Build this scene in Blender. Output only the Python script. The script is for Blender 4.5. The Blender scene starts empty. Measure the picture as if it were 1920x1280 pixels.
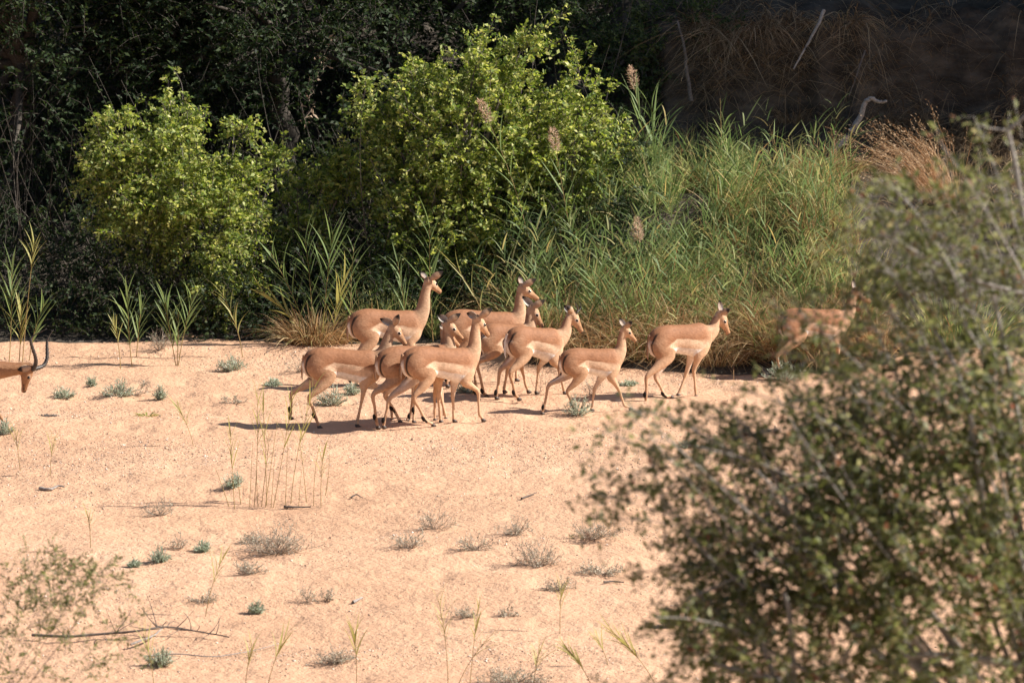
import bpy, math, random
import numpy as np
from mathutils import Vector, Matrix

rng = np.random.default_rng(11)
random.seed(11)
S = bpy.context.scene
COL = S.collection
R = math.radians

# ------------------------------------------------------------------ camera
CAM_H, PITCH, FPX = 11.0, R(9.5), 10600.0
cam_d = bpy.data.cameras.new('camera')
cam_d.sensor_width = 36.0
cam_d.lens = FPX / 1920.0 * 36.0
cam_d.clip_start, cam_d.clip_end = 0.5, 2000.0
cam_d.dof.use_dof = True
cam_d.dof.focus_distance = 62.8
cam_d.dof.aperture_fstop = 3.9
cam = bpy.data.objects.new('camera', cam_d)
COL.objects.link(cam)
cam.location = (0, 0, CAM_H)
cam.rotation_euler = (R(90) - PITCH, 0, 0)
S.camera = cam

# ------------------------------------------------------------------ light
SUN_EL, SUN_AZ = R(39), R(89)          # azimuth clockwise from +Y (the view direction)
TO_SUN = Vector((math.sin(SUN_AZ) * math.cos(SUN_EL), math.cos(SUN_AZ) * math.cos(SUN_EL), math.sin(SUN_EL)))
world = bpy.data.worlds.new('World')
S.world = world
world.use_nodes = True
nt = world.node_tree
bg = nt.nodes['Background']
sky = nt.nodes.new('ShaderNodeTexSky')
sky.sky_type = 'NISHITA'
sky.sun_disc = False
sky.sun_elevation = SUN_EL
sky.sun_rotation = SUN_AZ
nt.links.new(sky.outputs[0], bg.inputs[0])
bg.inputs[1].default_value = 0.06
sun_d = bpy.data.lights.new('sun', 'SUN')
sun_d.energy = 5.0
sun_d.angle = R(0.53)
sun_d.color = (1.0, 0.93, 0.83)
sun = bpy.data.objects.new('sun', sun_d)
COL.objects.link(sun)
sun.rotation_euler = (-TO_SUN).to_track_quat('-Z', 'Y').to_euler()
S.view_settings.view_transform = 'Standard'
S.view_settings.look = 'None'
S.view_settings.gamma = 1.0
S.view_settings.use_curve_mapping = False
S.view_settings.exposure = 0.80
S.cycles.max_bounces = 6
S.cycles.transparent_max_bounces = 4
S.cycles.caustics_reflective = False
S.cycles.caustics_refractive = False

# ------------------------------------------------------------------ helpers
CP, SP = math.cos(PITCH), math.sin(PITCH)
def ray(px, py):
    a, b = (px - 960.0) / FPX, (640.0 - py) / FPX
    return np.array([a, CP + b * SP, -SP + b * CP])
def on_ground(px, py, z=0.0):
    d = ray(px, py); t = (z - CAM_H) / d[2]
    return np.array([d[0] * t, d[1] * t, z])
def at_depth(px, py, Y):
    d = ray(px, py); t = Y / d[1]
    return np.array([d[0] * t, Y, CAM_H + d[2] * t])
def ppm(Y):
    return FPX / math.hypot(Y, 10.0)

def smooth(e0, e1, x):
    t = np.clip((x - e0) / (e1 - e0), 0, 1)
    return t * t * (3 - 2 * t)

class Noise:
    """cheap smooth noise: a sum of sines with random directions"""
    def __init__(self, scale, n=14, dim=3, seed=0):
        g = np.random.default_rng(seed)
        d = g.normal(size=(n, dim)); d /= np.linalg.norm(d, axis=1)[:, None]
        self.k = d * (2 * math.pi / scale) * g.uniform(.6, 1.6, (n, 1))
        self.p = g.uniform(0, 6.28, n)
        self.n = n
    def __call__(self, P):
        P = np.asarray(P, float)
        return np.sin(P @ self.k.T + self.p).sum(-1) / math.sqrt(self.n)

def value_noise(x, y, cell, seed):
    """2-D value noise on a lattice"""
    X, Y = x / cell, y / cell
    ix, iy = np.floor(X).astype(np.int64), np.floor(Y).astype(np.int64)
    fx, fy = X - ix, Y - iy
    fx = fx * fx * (3 - 2 * fx); fy = fy * fy * (3 - 2 * fy)
    def h(a, b):
        v = (a * 374761393 + b * 668265263 + seed * 974711) & 0x7fffffff
        v = ((v ^ (v >> 13)) * 1274126177) & 0x7fffffff
        v = (v ^ (v >> 16)) & 0xffff
        return v / 32767.5 - 1.0
    return ((h(ix, iy) * (1 - fx) + h(ix + 1, iy) * fx) * (1 - fy)
            + (h(ix, iy + 1) * (1 - fx) + h(ix + 1, iy + 1) * fx) * fy)

class Geo:
    """collects vertex and face arrays, then links them as one mesh object"""
    def __init__(self):
        self.v, self.f, self.n, self.m = [], [], 0, []
    def add(self, V, F, mat=0):
        V = np.asarray(V, float).reshape(-1, 3); F = np.asarray(F, np.int64)
        if len(V) == 0 or len(F) == 0: return
        self.v.append(V); self.f.append(F + self.n); self.n += len(V)
        self.m.append(np.full(len(F), mat, np.int32))
    def mesh(self, name, mats, smooth_shade=False):
        me = bpy.data.meshes.new(name)
        V = np.concatenate(self.v)
        me.vertices.add(len(V)); me.vertices.foreach_set('co', V.astype(np.float32).ravel())
        sizes = np.concatenate([np.full(len(f), f.shape[1], np.int32) for f in self.f])
        loops = np.concatenate([f.ravel() for f in self.f]).astype(np.int32)
        me.loops.add(len(loops)); me.loops.foreach_set('vertex_index', loops)
        me.polygons.add(len(sizes))
        st = np.zeros(len(sizes), np.int32); st[1:] = np.cumsum(sizes)[:-1]
        me.polygons.foreach_set('loop_start', st)
        me.polygons.foreach_set('loop_total', sizes)
        me.polygons.foreach_set('material_index', np.concatenate(self.m))
        if smooth_shade:
            me.polygons.foreach_set('use_smooth', np.ones(len(sizes), bool))
        for m in (mats if isinstance(mats, (list, tuple)) else [mats]): me.materials.append(m)
        me.update(calc_edges=True); me.validate()
        return me
    def build(self, name, mats, parent=None, smooth_shade=False):
        o = bpy.data.objects.new(name, self.mesh(name, mats, smooth_shade))
        COL.objects.link(o)
        if parent is not None: o.parent = parent
        return o

def tag(o, label=None, cat=None, group=None, kind=None):
    if label: o['label'] = label
    if cat: o['category'] = cat
    if group: o['group'] = group
    if kind: o['kind'] = kind
    return o
def empty(name, loc, label, cat, group=None):
    o = bpy.data.objects.new(name, None); COL.objects.link(o)
    o.location = loc; o.empty_display_size = 0.1
    return tag(o, label, cat, group)

def unit(v):
    v = np.asarray(v, float)
    return v / np.maximum(np.linalg.norm(v, axis=-1, keepdims=True), 1e-9)

def g_leaves(g, P, D, N, L, W, fold=.18, mat=0):
    """diamond leaves folded along the midrib"""
    D = unit(D); Sd = unit(np.cross(D, N)); N = np.cross(Sd, D)
    L = np.asarray(L)[:, None]; W = np.asarray(W)[:, None]
    a = P; m = P + D * L * .45
    b = m + Sd * W * .5 + N * W * fold
    c = P + D * L - N * L * .08
    d = m - Sd * W * .5 + N * W * fold
    V = np.stack([a, b, c, d], 1).reshape(-1, 3)
    i = np.arange(len(P))[:, None] * 4
    g.add(V, i + np.array([[0, 1, 2, 3]]), mat)

def g_strips(g, paths, widths, side, mat=0):
    """flat blades: paths [N,K,3], widths [N,K], side [N,3]"""
    Nn, K, _ = paths.shape
    s = unit(side)[:, None, :] * widths[:, :, None] * .5
    V = np.stack([paths - s, paths + s], 2).reshape(-1, 3)
    base = (np.arange(Nn) * K * 2)[:, None, None] + (np.arange(K - 1) * 2)[None, :, None]
    F = (base + np.array([0, 1, 3, 2])[None, None, :]).reshape(-1, 4)
    g.add(V, F, mat)

def g_tubes(g, paths, radii, sides=4, mat=0):
    Nn, K, _ = paths.shape
    T = np.gradient(paths, axis=1); T = unit(T)
    ref = np.tile(np.array([.31, .23, .92]), (Nn, K, 1))
    bad = np.abs((T * ref).sum(-1)) > .95
    ref[bad] = np.array([1., .1, 0])
    A = unit(np.cross(T, ref)); B = np.cross(T, A)
    th = np.arange(sides) / sides * 2 * math.pi
    V = (paths[:, :, None, :] + radii[:, :, None, None] *
         (A[:, :, None, :] * np.cos(th)[None, None, :, None] + B[:, :, None, :] * np.sin(th)[None, None, :, None]))
    V = V.reshape(-1, 3)
    n = np.arange(Nn)[:, None, None] * K * sides; k = np.arange(K - 1)[None, :, None] * sides; s = np.arange(sides)[None, None, :]
    a = n + k + s; b = n + k + (s + 1) % sides
    F = np.stack([a, b, b + sides, a + sides], -1).reshape(-1, 4)
    g.add(V, F, mat)

def bez(P0, P1, P2, K):
    t = np.linspace(0, 1, K)[None, :, None]
    P0, P1, P2 = (np.asarray(p, float)[:, None, :] for p in (P0, P1, P2))
    return (1 - t) ** 2 * P0 + 2 * t * (1 - t) * P1 + t * t * P2

# ------------------------------------------------------------------ materials
def new_mat(name):
    m = bpy.data.materials.new(name); m.use_nodes = True
    return m, m.node_tree, m.node_tree.nodes['Principled BSDF']
def ramp(nt, stops):
    r = nt.nodes.new('ShaderNodeValToRGB')
    e = r.color_ramp.elements
    while len(e) < len(stops): e.new(.5)
    for k, (p, c) in enumerate(stops):
        e[k].position = p; e[k].color = (*c, 1)
    return r
def mat_leaf(name, stops, trans=.35, rough=.5, spec=.35):
    m, t, b = new_mat(name)
    geo = t.nodes.new('ShaderNodeNewGeometry')
    r = ramp(t, stops)
    t.links.new(geo.outputs['Random Per Island'], r.inputs[0])
    t.links.new(r.outputs[0], b.inputs['Base Color'])
    b.inputs['Roughness'].default_value = rough
    b.inputs['Specular IOR Level'].default_value = spec
    tr = t.nodes.new('ShaderNodeBsdfTranslucent')
    hs = t.nodes.new('ShaderNodeHueSaturation')
    hs.inputs['Hue'].default_value = .485; hs.inputs['Saturation'].default_value = 1.15; hs.inputs['Value'].default_value = 1.5
    t.links.new(r.outputs[0], hs.inputs['Color']); t.links.new(hs.outputs[0], tr.inputs['Color'])
    mx = t.nodes.new('ShaderNodeMixShader'); mx.inputs[0].default_value = trans
    t.links.new(b.outputs[0], mx.inputs[1]); t.links.new(tr.outputs[0], mx.inputs[2])
    t.links.new(mx.outputs[0], t.nodes['Material Output'].inputs['Surface'])
    return m
def mat_bark(name, c0, c1, scale=40, rough=.85):
    m, t, b = new_mat(name)
    tc = t.nodes.new('ShaderNodeTexCoord'); nz = t.nodes.new('ShaderNodeTexNoise')
    nz.inputs['Scale'].default_value = scale; nz.inputs['Detail'].default_value = 5
    t.links.new(tc.outputs['Object'], nz.inputs['Vector'])
    r = ramp(t, [(.3, c0), (.7, c1)])
    t.links.new(nz.outputs['Fac'], r.inputs[0]); t.links.new(r.outputs[0], b.inputs['Base Color'])
    b.inputs['Roughness'].default_value = rough
    bp = t.nodes.new('ShaderNodeBump'); bp.inputs['Strength'].default_value = .5; bp.inputs['Distance'].default_value = .01
    t.links.new(nz.outputs['Fac'], bp.inputs['Height']); t.links.new(bp.outputs[0], b.inputs['Normal'])
    return m
def mat_plain(name, c, rough=.5, spec=.4):
    m, t, b = new_mat(name)
    b.inputs['Base Color'].default_value = (*c, 1); b.inputs['Roughness'].default_value = rough
    b.inputs['Specular IOR Level'].default_value = spec
    return m

def mat_sand():
    m, t, b = new_mat('river_sand')
    tc = t.nodes.new('ShaderNodeTexCoord')
    def noise(scale, detail, vec=None):
        n = t.nodes.new('ShaderNodeTexNoise'); n.inputs['Scale'].default_value = scale; n.inputs['Detail'].default_value = detail
        t.links.new(vec or tc.outputs['Object'], n.inputs['Vector']); return n
    big = noise(.35, 4); mid = noise(3.0, 5); fine = noise(45, 3)
    r = ramp(t, [(.3, (.51, .305, .192)), (.55, (.59, .365, .236)), (.75, (.655, .425, .288))])
    mix = t.nodes.new('ShaderNodeMath'); mix.operation = 'MULTIPLY_ADD'; mix.inputs[1].default_value = .45
    t.links.new(mid.outputs['Fac'], mix.inputs[0])
    sc = t.nodes.new('ShaderNodeMath'); sc.operation = 'MULTIPLY'; sc.inputs[1].default_value = .55
    t.links.new(big.outputs['Fac'], sc.inputs[0]); t.links.new(sc.outputs[0], mix.inputs[2])
    t.links.new(mix.outputs[0], r.inputs[0])
    # coarse grit: dark and pale grains
    vor = t.nodes.new('ShaderNodeTexVoronoi'); vor.inputs['Scale'].default_value = 38
    t.links.new(tc.outputs['Object'], vor.inputs['Vector'])
    gr = ramp(t, [(.0, (.78, .75, .73)), (.25, (1, 1, 1)), (.8, (1, 1, 1)), (1, (1.2, 1.2, 1.2))])
    sep = t.nodes.new('ShaderNodeSeparateColor'); t.links.new(vor.outputs['Color'], sep.inputs[0])
    t.links.new(sep.outputs[0], gr.inputs[0])
    gm = t.nodes.new('ShaderNodeMix'); gm.data_type = 'RGBA'; gm.blend_type = 'MULTIPLY'
    patch = ramp(t, [(.45, (.1, .1, .1)), (.62, (.8, .8, .8))])
    pn = noise(.5, 3); t.links.new(pn.outputs['Fac'], patch.inputs[0])
    t.links.new(patch.outputs[0], gm.inputs[0]); t.links.new(r.outputs[0], gm.inputs[6]); t.links.new(gr.outputs[0], gm.inputs[7])
    t.links.new(gm.outputs[2], b.inputs['Base Color'])
    b.inputs['Roughness'].default_value = .9; b.inputs['Specular IOR Level'].default_value = .15
    ad = t.nodes.new('ShaderNodeMath'); ad.operation = 'MULTIPLY_ADD'; ad.inputs[1].default_value = .35
    t.links.new(fine.outputs['Fac'], ad.inputs[0]); m2 = noise(14, 4); t.links.new(m2.outputs['Fac'], ad.inputs[2])
    bp = t.nodes.new('ShaderNodeBump'); bp.inputs['Strength'].default_value = .8; bp.inputs['Distance'].default_value = .04
    t.links.new(ad.outputs[0], bp.inputs['Height']); t.links.new(bp.outputs[0], b.inputs['Normal'])
    return m
def mat_earth(name, c0, c1, c2):
    m, t, b = new_mat(name)
    tc = t.nodes.new('ShaderNodeTexCoord')
    mp = t.nodes.new('ShaderNodeMapping'); mp.inputs['Scale'].default_value = (1, 1, 2.5)
    t.links.new(tc.outputs['Object'], mp.inputs['Vector'])
    n = t.nodes.new('ShaderNodeTexNoise'); n.inputs['Scale'].default_value = 2.2; n.inputs['Detail'].default_value = 8
    n.inputs['Roughness'].default_value = .65
    t.links.new(mp.outputs[0], n.inputs['Vector'])
    r = ramp(t, [(.3, c0), (.5, c1), (.72, c2)])
    t.links.new(n.outputs['Fac'], r.inputs[0]); t.links.new(r.outputs[0], b.inputs['Base Color'])
    b.inputs['Roughness'].default_value = .95; b.inputs['Specular IOR Level'].default_value = .1
    n2 = t.nodes.new('ShaderNodeTexNoise'); n2.inputs['Scale'].default_value = 12; n2.inputs['Detail'].default_value = 6
    t.links.new(tc.outputs['Object'], n2.inputs['Vector'])
    bp = t.nodes.new('ShaderNodeBump'); bp.inputs['Strength'].default_value = .8; bp.inputs['Distance'].default_value = .08
    t.links.new(n2.outputs['Fac'], bp.inputs['Height']); t.links.new(bp.outputs[0], b.inputs['Normal'])
    return m

M = {}
M['sand'] = mat_sand()
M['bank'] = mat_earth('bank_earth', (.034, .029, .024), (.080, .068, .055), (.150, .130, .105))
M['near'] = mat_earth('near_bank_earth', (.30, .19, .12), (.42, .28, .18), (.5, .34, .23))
M['leaf_mid'] = mat_leaf('bush_leaf', [(0, (.08, .14, .032)), (.5, (.24, .31, .07)), (.8, (.43, .48, .14)), (1, (.66, .66, .30))], .44, .5, .3)
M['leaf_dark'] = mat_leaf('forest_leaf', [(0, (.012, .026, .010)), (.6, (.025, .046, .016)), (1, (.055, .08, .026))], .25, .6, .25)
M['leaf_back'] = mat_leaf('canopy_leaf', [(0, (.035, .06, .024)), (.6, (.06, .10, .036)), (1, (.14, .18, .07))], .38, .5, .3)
M['leaf_fore'] = mat_leaf('thorn_bush_leaf', [(0, (.07, .085, .03)), (.45, (.14, .165, .06)), (.75, (.23, .25, .11)), (.9, (.33, .33, .17)), (1, (.20, .09, .06))], .5, .5, .3)
M['bark'] = mat_bark('grey_bark', (.10, .085, .075), (.24, .21, .19))
M['bark_dark'] = mat_bark('dark_bark', (.035, .028, .022), (.09, .075, .06))
M['bark_pale'] = mat_bark('pale_bark', (.22, .20, .18), (.42, .39, .36))
M['twig'] = mat_leaf('dry_twig', [(0, (.20, .15, .12)), (.6, (.36, .29, .23)), (1, (.52, .45, .37))], .0, .8, .2)
M['herb'] = mat_leaf('grey_green_herb', [(0, (.25, .32, .22)), (.6, (.40, .46, .35)), (1, (.58, .62, .53))], .3, .6, .3)
M['greyleaf'] = mat_leaf('grey_shrub_leaf', [(0, (.32, .29, .20)), (.6, (.46, .44, .34)), (1, (.60, .60, .52))], .15, .7, .2)
M['reed'] = mat_leaf('reed_blade', [(0, (.10, .16, .06)), (.55, (.19, .27, .11)), (.82, (.32, .37, .18)), (1, (.52, .42, .18))], .4, .55, .25)
M['reed_yellow'] = mat_leaf('young_reed_blade', [(0, (.22, .26, .08)), (.5, (.36, .37, .13)), (1, (.58, .48, .22))], .35, .5, .35)
M['grass'] = mat_leaf('bank_grass', [(0, (.08, .12, .045)), (.3, (.17, .235, .09)), (.55, (.28, .34, .145)), (.75, (.45, .46, .20)), (.9, (.55, .48, .25)), (1, (.42, .26, .13))], .4, .6, .2)
M['straw'] = mat_leaf('dry_grass', [(0, (.20, .12, .06)), (.5, (.40, .27, .14)), (.8, (.55, .42, .24)), (1, (.25, .26, .10))], .3, .6, .3)
M['dead'] = mat_leaf('dimmed_dead_grass', [(0, (.12, .085, .05)), (.6, (.26, .19, .115)), (1, (.48, .37, .23))], .2, .8, .1)  # grey-brown dead grass; a straw colour dimmed for the shaded earth wall
M['gold'] = mat_leaf('golden_grass', [(0, (.28, .16, .08)), (.5, (.46, .30, .16)), (1, (.70, .54, .36))], .3, .6, .3)
M['plume'] = mat_leaf('reed_plume', [(0, (.42, .30, .21)), (1, (.70, .55, .42))], .35, .8, .1)
M['stem'] = mat_leaf('reed_stem', [(0, (.22, .20, .07)), (.5, (.34, .26, .11)), (1, (.26, .11, .06))], .0, .5, .3)
M['deadwood'] = mat_bark('driftwood', (.16, .14, .13), (.42, .38, .35), 25)
M['darkwood'] = mat_bark('dark_driftwood', (.05, .04, .035), (.16, .13, .11), 25)
M['stone'] = mat_leaf('river_gravel', [(0, (.30, .20, .145)), (.35, (.46, .32, .23)), (.8, (.60, .43, .31)), (1, (.82, .74, .66))], 0, .8, .2)
M['eye'] = mat_plain('dark_eye', (.012, .008, .006), .12, .6)
M['hoof'] = mat_plain('dark_hoof', (.07, .05, .04), .5)
M['tuft'] = mat_plain('black_fetlock_hair', (.015, .011, .009), .8, .2)
M['horn'] = mat_bark('black_horn', (.02, .016, .014), (.08, .065, .055), 60, .45)
def mat_coat():
    m, t, b = new_mat('antelope_coat')
    a = t.nodes.new('ShaderNodeAttribute'); a.attribute_name = 'coat'
    tc = t.nodes.new('ShaderNodeTexCoord'); n = t.nodes.new('ShaderNodeTexNoise'); n.inputs['Scale'].default_value = 30; n.inputs['Detail'].default_value = 4
    t.links.new(tc.outputs['Object'], n.inputs['Vector'])
    r = ramp(t, [(.3, (.80, .78, .76)), (.7, (1.08, 1.08, 1.08))])
    t.links.new(n.outputs['Fac'], r.inputs[0])
    mx = t.nodes.new('ShaderNodeMix'); mx.data_type = 'RGBA'; mx.blend_type = 'MULTIPLY'; mx.inputs[0].default_value = 1
    t.links.new(a.outputs['Color'], mx.inputs[6]); t.links.new(r.outputs[0], mx.inputs[7])
    t.links.new(mx.outputs[2], b.inputs['Base Color'])
    n2 = t.nodes.new('ShaderNodeTexNoise'); n2.inputs['Scale'].default_value = 95; n2.inputs['Detail'].default_value = 3
    mp = t.nodes.new('ShaderNodeMapping'); mp.inputs['Scale'].default_value = (.35, 1, 1)
    t.links.new(tc.outputs['Object'], mp.inputs['Vector']); t.links.new(mp.outputs[0], n2.inputs['Vector'])
    bp = t.nodes.new('ShaderNodeBump'); bp.inputs['Strength'].default_value = .45; bp.inputs['Distance'].default_value = .012
    t.links.new(n2.outputs['Fac'], bp.inputs['Height']); t.links.new(bp.outputs[0], b.inputs['Normal'])
    b.inputs['Roughness'].default_value = .62; b.inputs['Specular IOR Level'].default_value = .22
    b.inputs['Sheen Weight'].default_value = .04; b.inputs['Sheen Roughness'].default_value = .4
    return m
M['coat'] = mat_coat()

# ------------------------------------------------------------------ terrain
def sand_z(x, y):
    x = np.asarray(x, float); y = np.asarray(y, float)
    z = .035 * value_noise(x, y * 1.6, 2.6, 1) + .016 * value_noise(x, y * 1.5, .8, 2)
    z += .017 * value_noise(x, y, .34, 3) + .006 * value_noise(x, y, .13, 4)
    tr = smooth(2.6, 1.0, np.abs(y - 61.6)) * .8 + .35
    z -= tr * .030 * np.clip(value_noise(x, y, .26, 15) - .25, 0, 1)
    z -= .018 * np.clip(value_noise(x, y * .9, .22, 5) - .45, 0, 1) * 1.8     # hoof prints
    z += .05 * np.exp(-((y - 65.0 - .15 * np.sin(x * .9)) / .5) ** 2)          # low lip at the rear edge of the sand
    return z
Rp = np.array([(-3, -.4), (-.6, -.18), (0, .0), (1.5, .45), (3.5, 1.35), (5.4, 1.65), (5.9, 1.95), (6.25, 3.0), (6.6, 3.2), (8, 3.5), (14, 4.3), (60, 6), (200, 8)])
Lp = np.array([(-3, -.4), (-.6, -.15), (0, .02), (1.5, .12), (4, .8), (8, 2.2), (14, 3.6), (60, 6), (200, 8)])
def bank_z(x, y):
    x = np.asarray(x, float); y = np.asarray(y, float)
    w = smooth(-.6, 1.8, x)
    yb = 65.5 - 1.55 * smooth(-.6, .6, x) + .25 * np.sin(x * 1.3) * .5 - .15 * np.sin(x * .7 + 1) + .5 * smooth(3.6, 5, x)
    wob = .45 * value_noise(x, y * 0, 1.1, 8) + .26 * np.abs(value_noise(x, y * 0, .45, 9)) + .10 * value_noise(x, y * 0, .16, 19)
    t = y - yb - wob * smooth(4, 5.5, y - yb) * w
    zr = np.interp(t, Rp[:, 0], Rp[:, 1]); zl = np.interp(t, Lp[:, 0], Lp[:, 1])
    z = zl * (1 - w) + zr * w
    z += .14 * value_noise(x, y, .7, 6) * smooth(.4, 2, t) + .07 * value_noise(x, y, .25, 7) * smooth(.2, 1, t) + .10 * np.abs(value_noise(x, y * .6, .35, 17)) * smooth(4.5, 5.5, t) * w
    return z
def ground_z(x, y):
    return np.maximum(sand_z(x, y), bank_z(x, y))

def grid_obj(name, xs, ys, zf, mat, kind='structure'):
    Xg, Yg = np.meshgrid(xs, ys)
    Z = zf(Xg, Yg)
    V = np.stack([Xg, Yg, Z], -1).reshape(-1, 3)
    nx, ny = len(xs), len(ys)
    i = (np.arange(ny - 1)[:, None] * nx + np.arange(nx - 1)[None, :]).reshape(-1, 1)
    g = Geo(); g.add(V, i + np.array([[0, 1, 1 + nx, nx]]))
    o = g.build(name, mat, smooth_shade=True); o['kind'] = kind
    return o
xs = np.concatenate([[-400, -150, -60, -30, -16, -11], np.arange(-8, 8.01, .035), [11, 16, 30, 60, 150, 400]])
ys = np.concatenate([[-200, -60, 0, 30, 40, 44, 45.5], np.arange(46.5, 66.3, .04), [67, 70, 80, 120, 300, 900]])
def sand_sheet(x, y):
    fade = smooth(8.5, 8.0, np.abs(x)) * smooth(46, 46.6, y) * smooth(66.6, 66.2, y)
    return sand_z(x, y) * fade - 1.2 * smooth(68, 80, y) - .25 * (y > 66.5) - 1.0 * smooth(40, 20, y)
grid_obj('riverbed_sand', xs, ys, sand_sheet, M['sand'])
xb = np.concatenate([[-400, -150, -60, -30, -18, -12], np.arange(-9, 9.01, .07), [12, 18, 30, 60, 150, 400]])
yb_ = np.concatenate([np.arange(62.6, 72.5, .06), np.arange(72.6, 80, .3), [82, 86, 92, 100, 130, 200, 400, 900]])
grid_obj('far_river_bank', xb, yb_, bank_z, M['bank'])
def near_z(x, y):
    return np.where(y < 2, 9.3, 9.3 - .2265 * (y - 2)) + .08 * value_noise(x, y, 1.5, 12) - .3 * smooth(40, 44, y)
grid_obj('near_river_bank', np.concatenate([[-400, -100, -40], np.arange(-20, 20.1, .5), [40, 100, 400]]),
         np.concatenate([[-300, -60, -20], np.arange(-8, 45, .5)]), near_z, M['near'])

# gravel scattered in bands over the sand
def gravel():
    g = Geo(); n = 38000
    u = rng.uniform(0, 1, (n * 5, 2))
    P = np.stack([-6 + 12 * u[:, 0], 48 + 17 * u[:, 1]], -1)
    w = value_noise(P[:, 0], P[:, 1] * 2.2, 2.2, 21) * .9 + .35 * value_noise(P[:, 0], P[:, 1] * 1.8, .5, 22) + np.exp(-((P[:, 1] - 58.8) / 1.8) ** 2) * .7
    P = P[rng.uniform(0, 1, len(P)) < np.clip(w, .035, 1)][:n]
    n = len(P)
    s = rng.gamma(1.6, .0022, n) + .0035
    s = np.minimum(s, .019)
    z = sand_z(P[:, 0], P[:, 1]) + s * .15
    C = np.stack([P[:, 0], P[:, 1], z], -1)
    base = np.array([[1, 0, 0], [-.4, .9, 0], [-.5, -.8, 0], [.1, 0, .75], [0, 0, -.5]])
    a = rng.uniform(0, 6.28, n); ca, sa = np.cos(a), np.sin(a)
    B = base[None] * (s[:, None] * rng.uniform(.6, 1.3, (n, 3)))[:, None, :] + rng.normal(0, .12, (n, 5, 3)) * s[:, None, None]
    V = np.stack([B[..., 0] * ca[:, None] - B[..., 1] * sa[:, None], B[..., 0] * sa[:, None] + B[..., 1] * ca[:, None], B[..., 2]], -1) + C[:, None, :]
    i = np.arange(n)[:, None, None] * 5
    F = (i + np.array([[0, 1, 3], [1, 2, 3], [2, 0, 3], [1, 0, 4], [2, 1, 4], [0, 2, 4]])[None]).reshape(-1, 3)
    g.add(V.reshape(-1, 3), F)
    tag(g.build('river_gravel', M['stone']), kind='stuff')
gravel()

# ------------------------------------------------------------------ woody plants
def blob_points(blobs, n, shell=1.6, gap=None, gap_t=-.6):
    """points in a union of ellipsoids (cx,cy,cz,rx,ry,rz,weight), denser towards the skin"""
    B = np.array(blobs, float)
    p = B[:, 6] / B[:, 6].sum()
    k = rng.choice(len(B), n * 2, p=p)
    d = unit(rng.normal(size=(n * 2, 3)))
    r = rng.uniform(0, 1, n * 2) ** (1 / (shell * 2))
    P = B[k, :3] + d * r[:, None] * B[k, 3:6]
    out = unit(d / B[k, 3:6])
    if gap is not None:
        keep = gap(P) > gap_t
        P, out = P[keep], out[keep]
    return P[:n], out[:n]

def g_sprays(g, P, D, length, nleaf, ll, lw, up=.4, droop=.15, leafmat=0, twigmat=None, twig_r=.003, spread=.9, gt=None):
    """twigs of leaves: P start, D direction"""
    n = len(P)
    L = length * rng.uniform(.6, 1.35, n)
    D = unit(D)
    end = P + D * L[:, None]; ctl = P + D * (L * .55)[:, None] + np.array([0, 0, 1]) * (L * rng.uniform(0, .18, n))[:, None]
    end[:, 2] -= L * droop
    if gt is not None:
        g_tubes(gt, bez(P, ctl, end, 4), np.linspace(1, .45, 4)[None] * np.full((n, 1), twig_r), 3)
    t = (np.arange(nleaf) + .5)[None, :] / nleaf + rng.uniform(-.3, .3, (n, nleaf)) / nleaf
    t = np.clip(.08 + t * .95, 0, 1)[..., None]
    Q = (1 - t) ** 2 * P[:, None] + 2 * t * (1 - t) * ctl[:, None] + t * t * end[:, None]
    T = unit(2 * (1 - t) * (ctl - P)[:, None] + 2 * t * (end - ctl)[:, None])
    side = unit(np.cross(T, rng.normal(size=(n, 1, 3)) * .5 + np.array([0, 0, 1.])))
    sg = np.where(np.arange(nleaf) % 2, 1., -1.)[None, :, None]
    LD = unit(T * .55 + side * sg * spread + rng.normal(0, .35, (n, nleaf, 3)))
    NN = unit(rng.normal(0, .55, (n, nleaf, 3)) + np.array([0, 0, up]) + .15 * LD)
    sz = rng.uniform(.6, 1.25, (n, nleaf))
    g_leaves(g, Q.reshape(-1, 3), LD.reshape(-1, 3), NN.reshape(-1, 3), (ll * sz).ravel(), (lw * sz).ravel(), mat=leafmat)

def limbs(base, targets, r0, r1, K=9, arch=.35, wob=.06, n_forks=0):
    n = len(targets)
    B = np.tile(np.asarray(base, float), (n, 1)) + rng.normal(0, r0 * .8, (n, 3)) * np.array([1, 1, 0])
    mid = B * .5 + targets * .5
    h = (targets[:, 2] - B[:, 2])
    mid[:, :2] = B[:, :2] + (targets[:, :2] - B[:, :2]) * arch
    mid[:, 2] = B[:, 2] + h * .65
    P = bez(B, mid, targets, K)
    w = rng.normal(0, wob, P.shape); w[:, 0] = 0; w = np.cumsum(w, 1) * .4 * np.linspace(0, 1, K)[None, :, None] * (1 - .5 * np.linspace(0, 1, K)[None, :, None])
    P = P + w
    r = np.linspace(1, 0, K)[None, :] ** .8 * (r0 - r1) + r1
    return P, np.repeat(r, n, 0) * rng.uniform(.6, 1.1, (n, 1))

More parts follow.
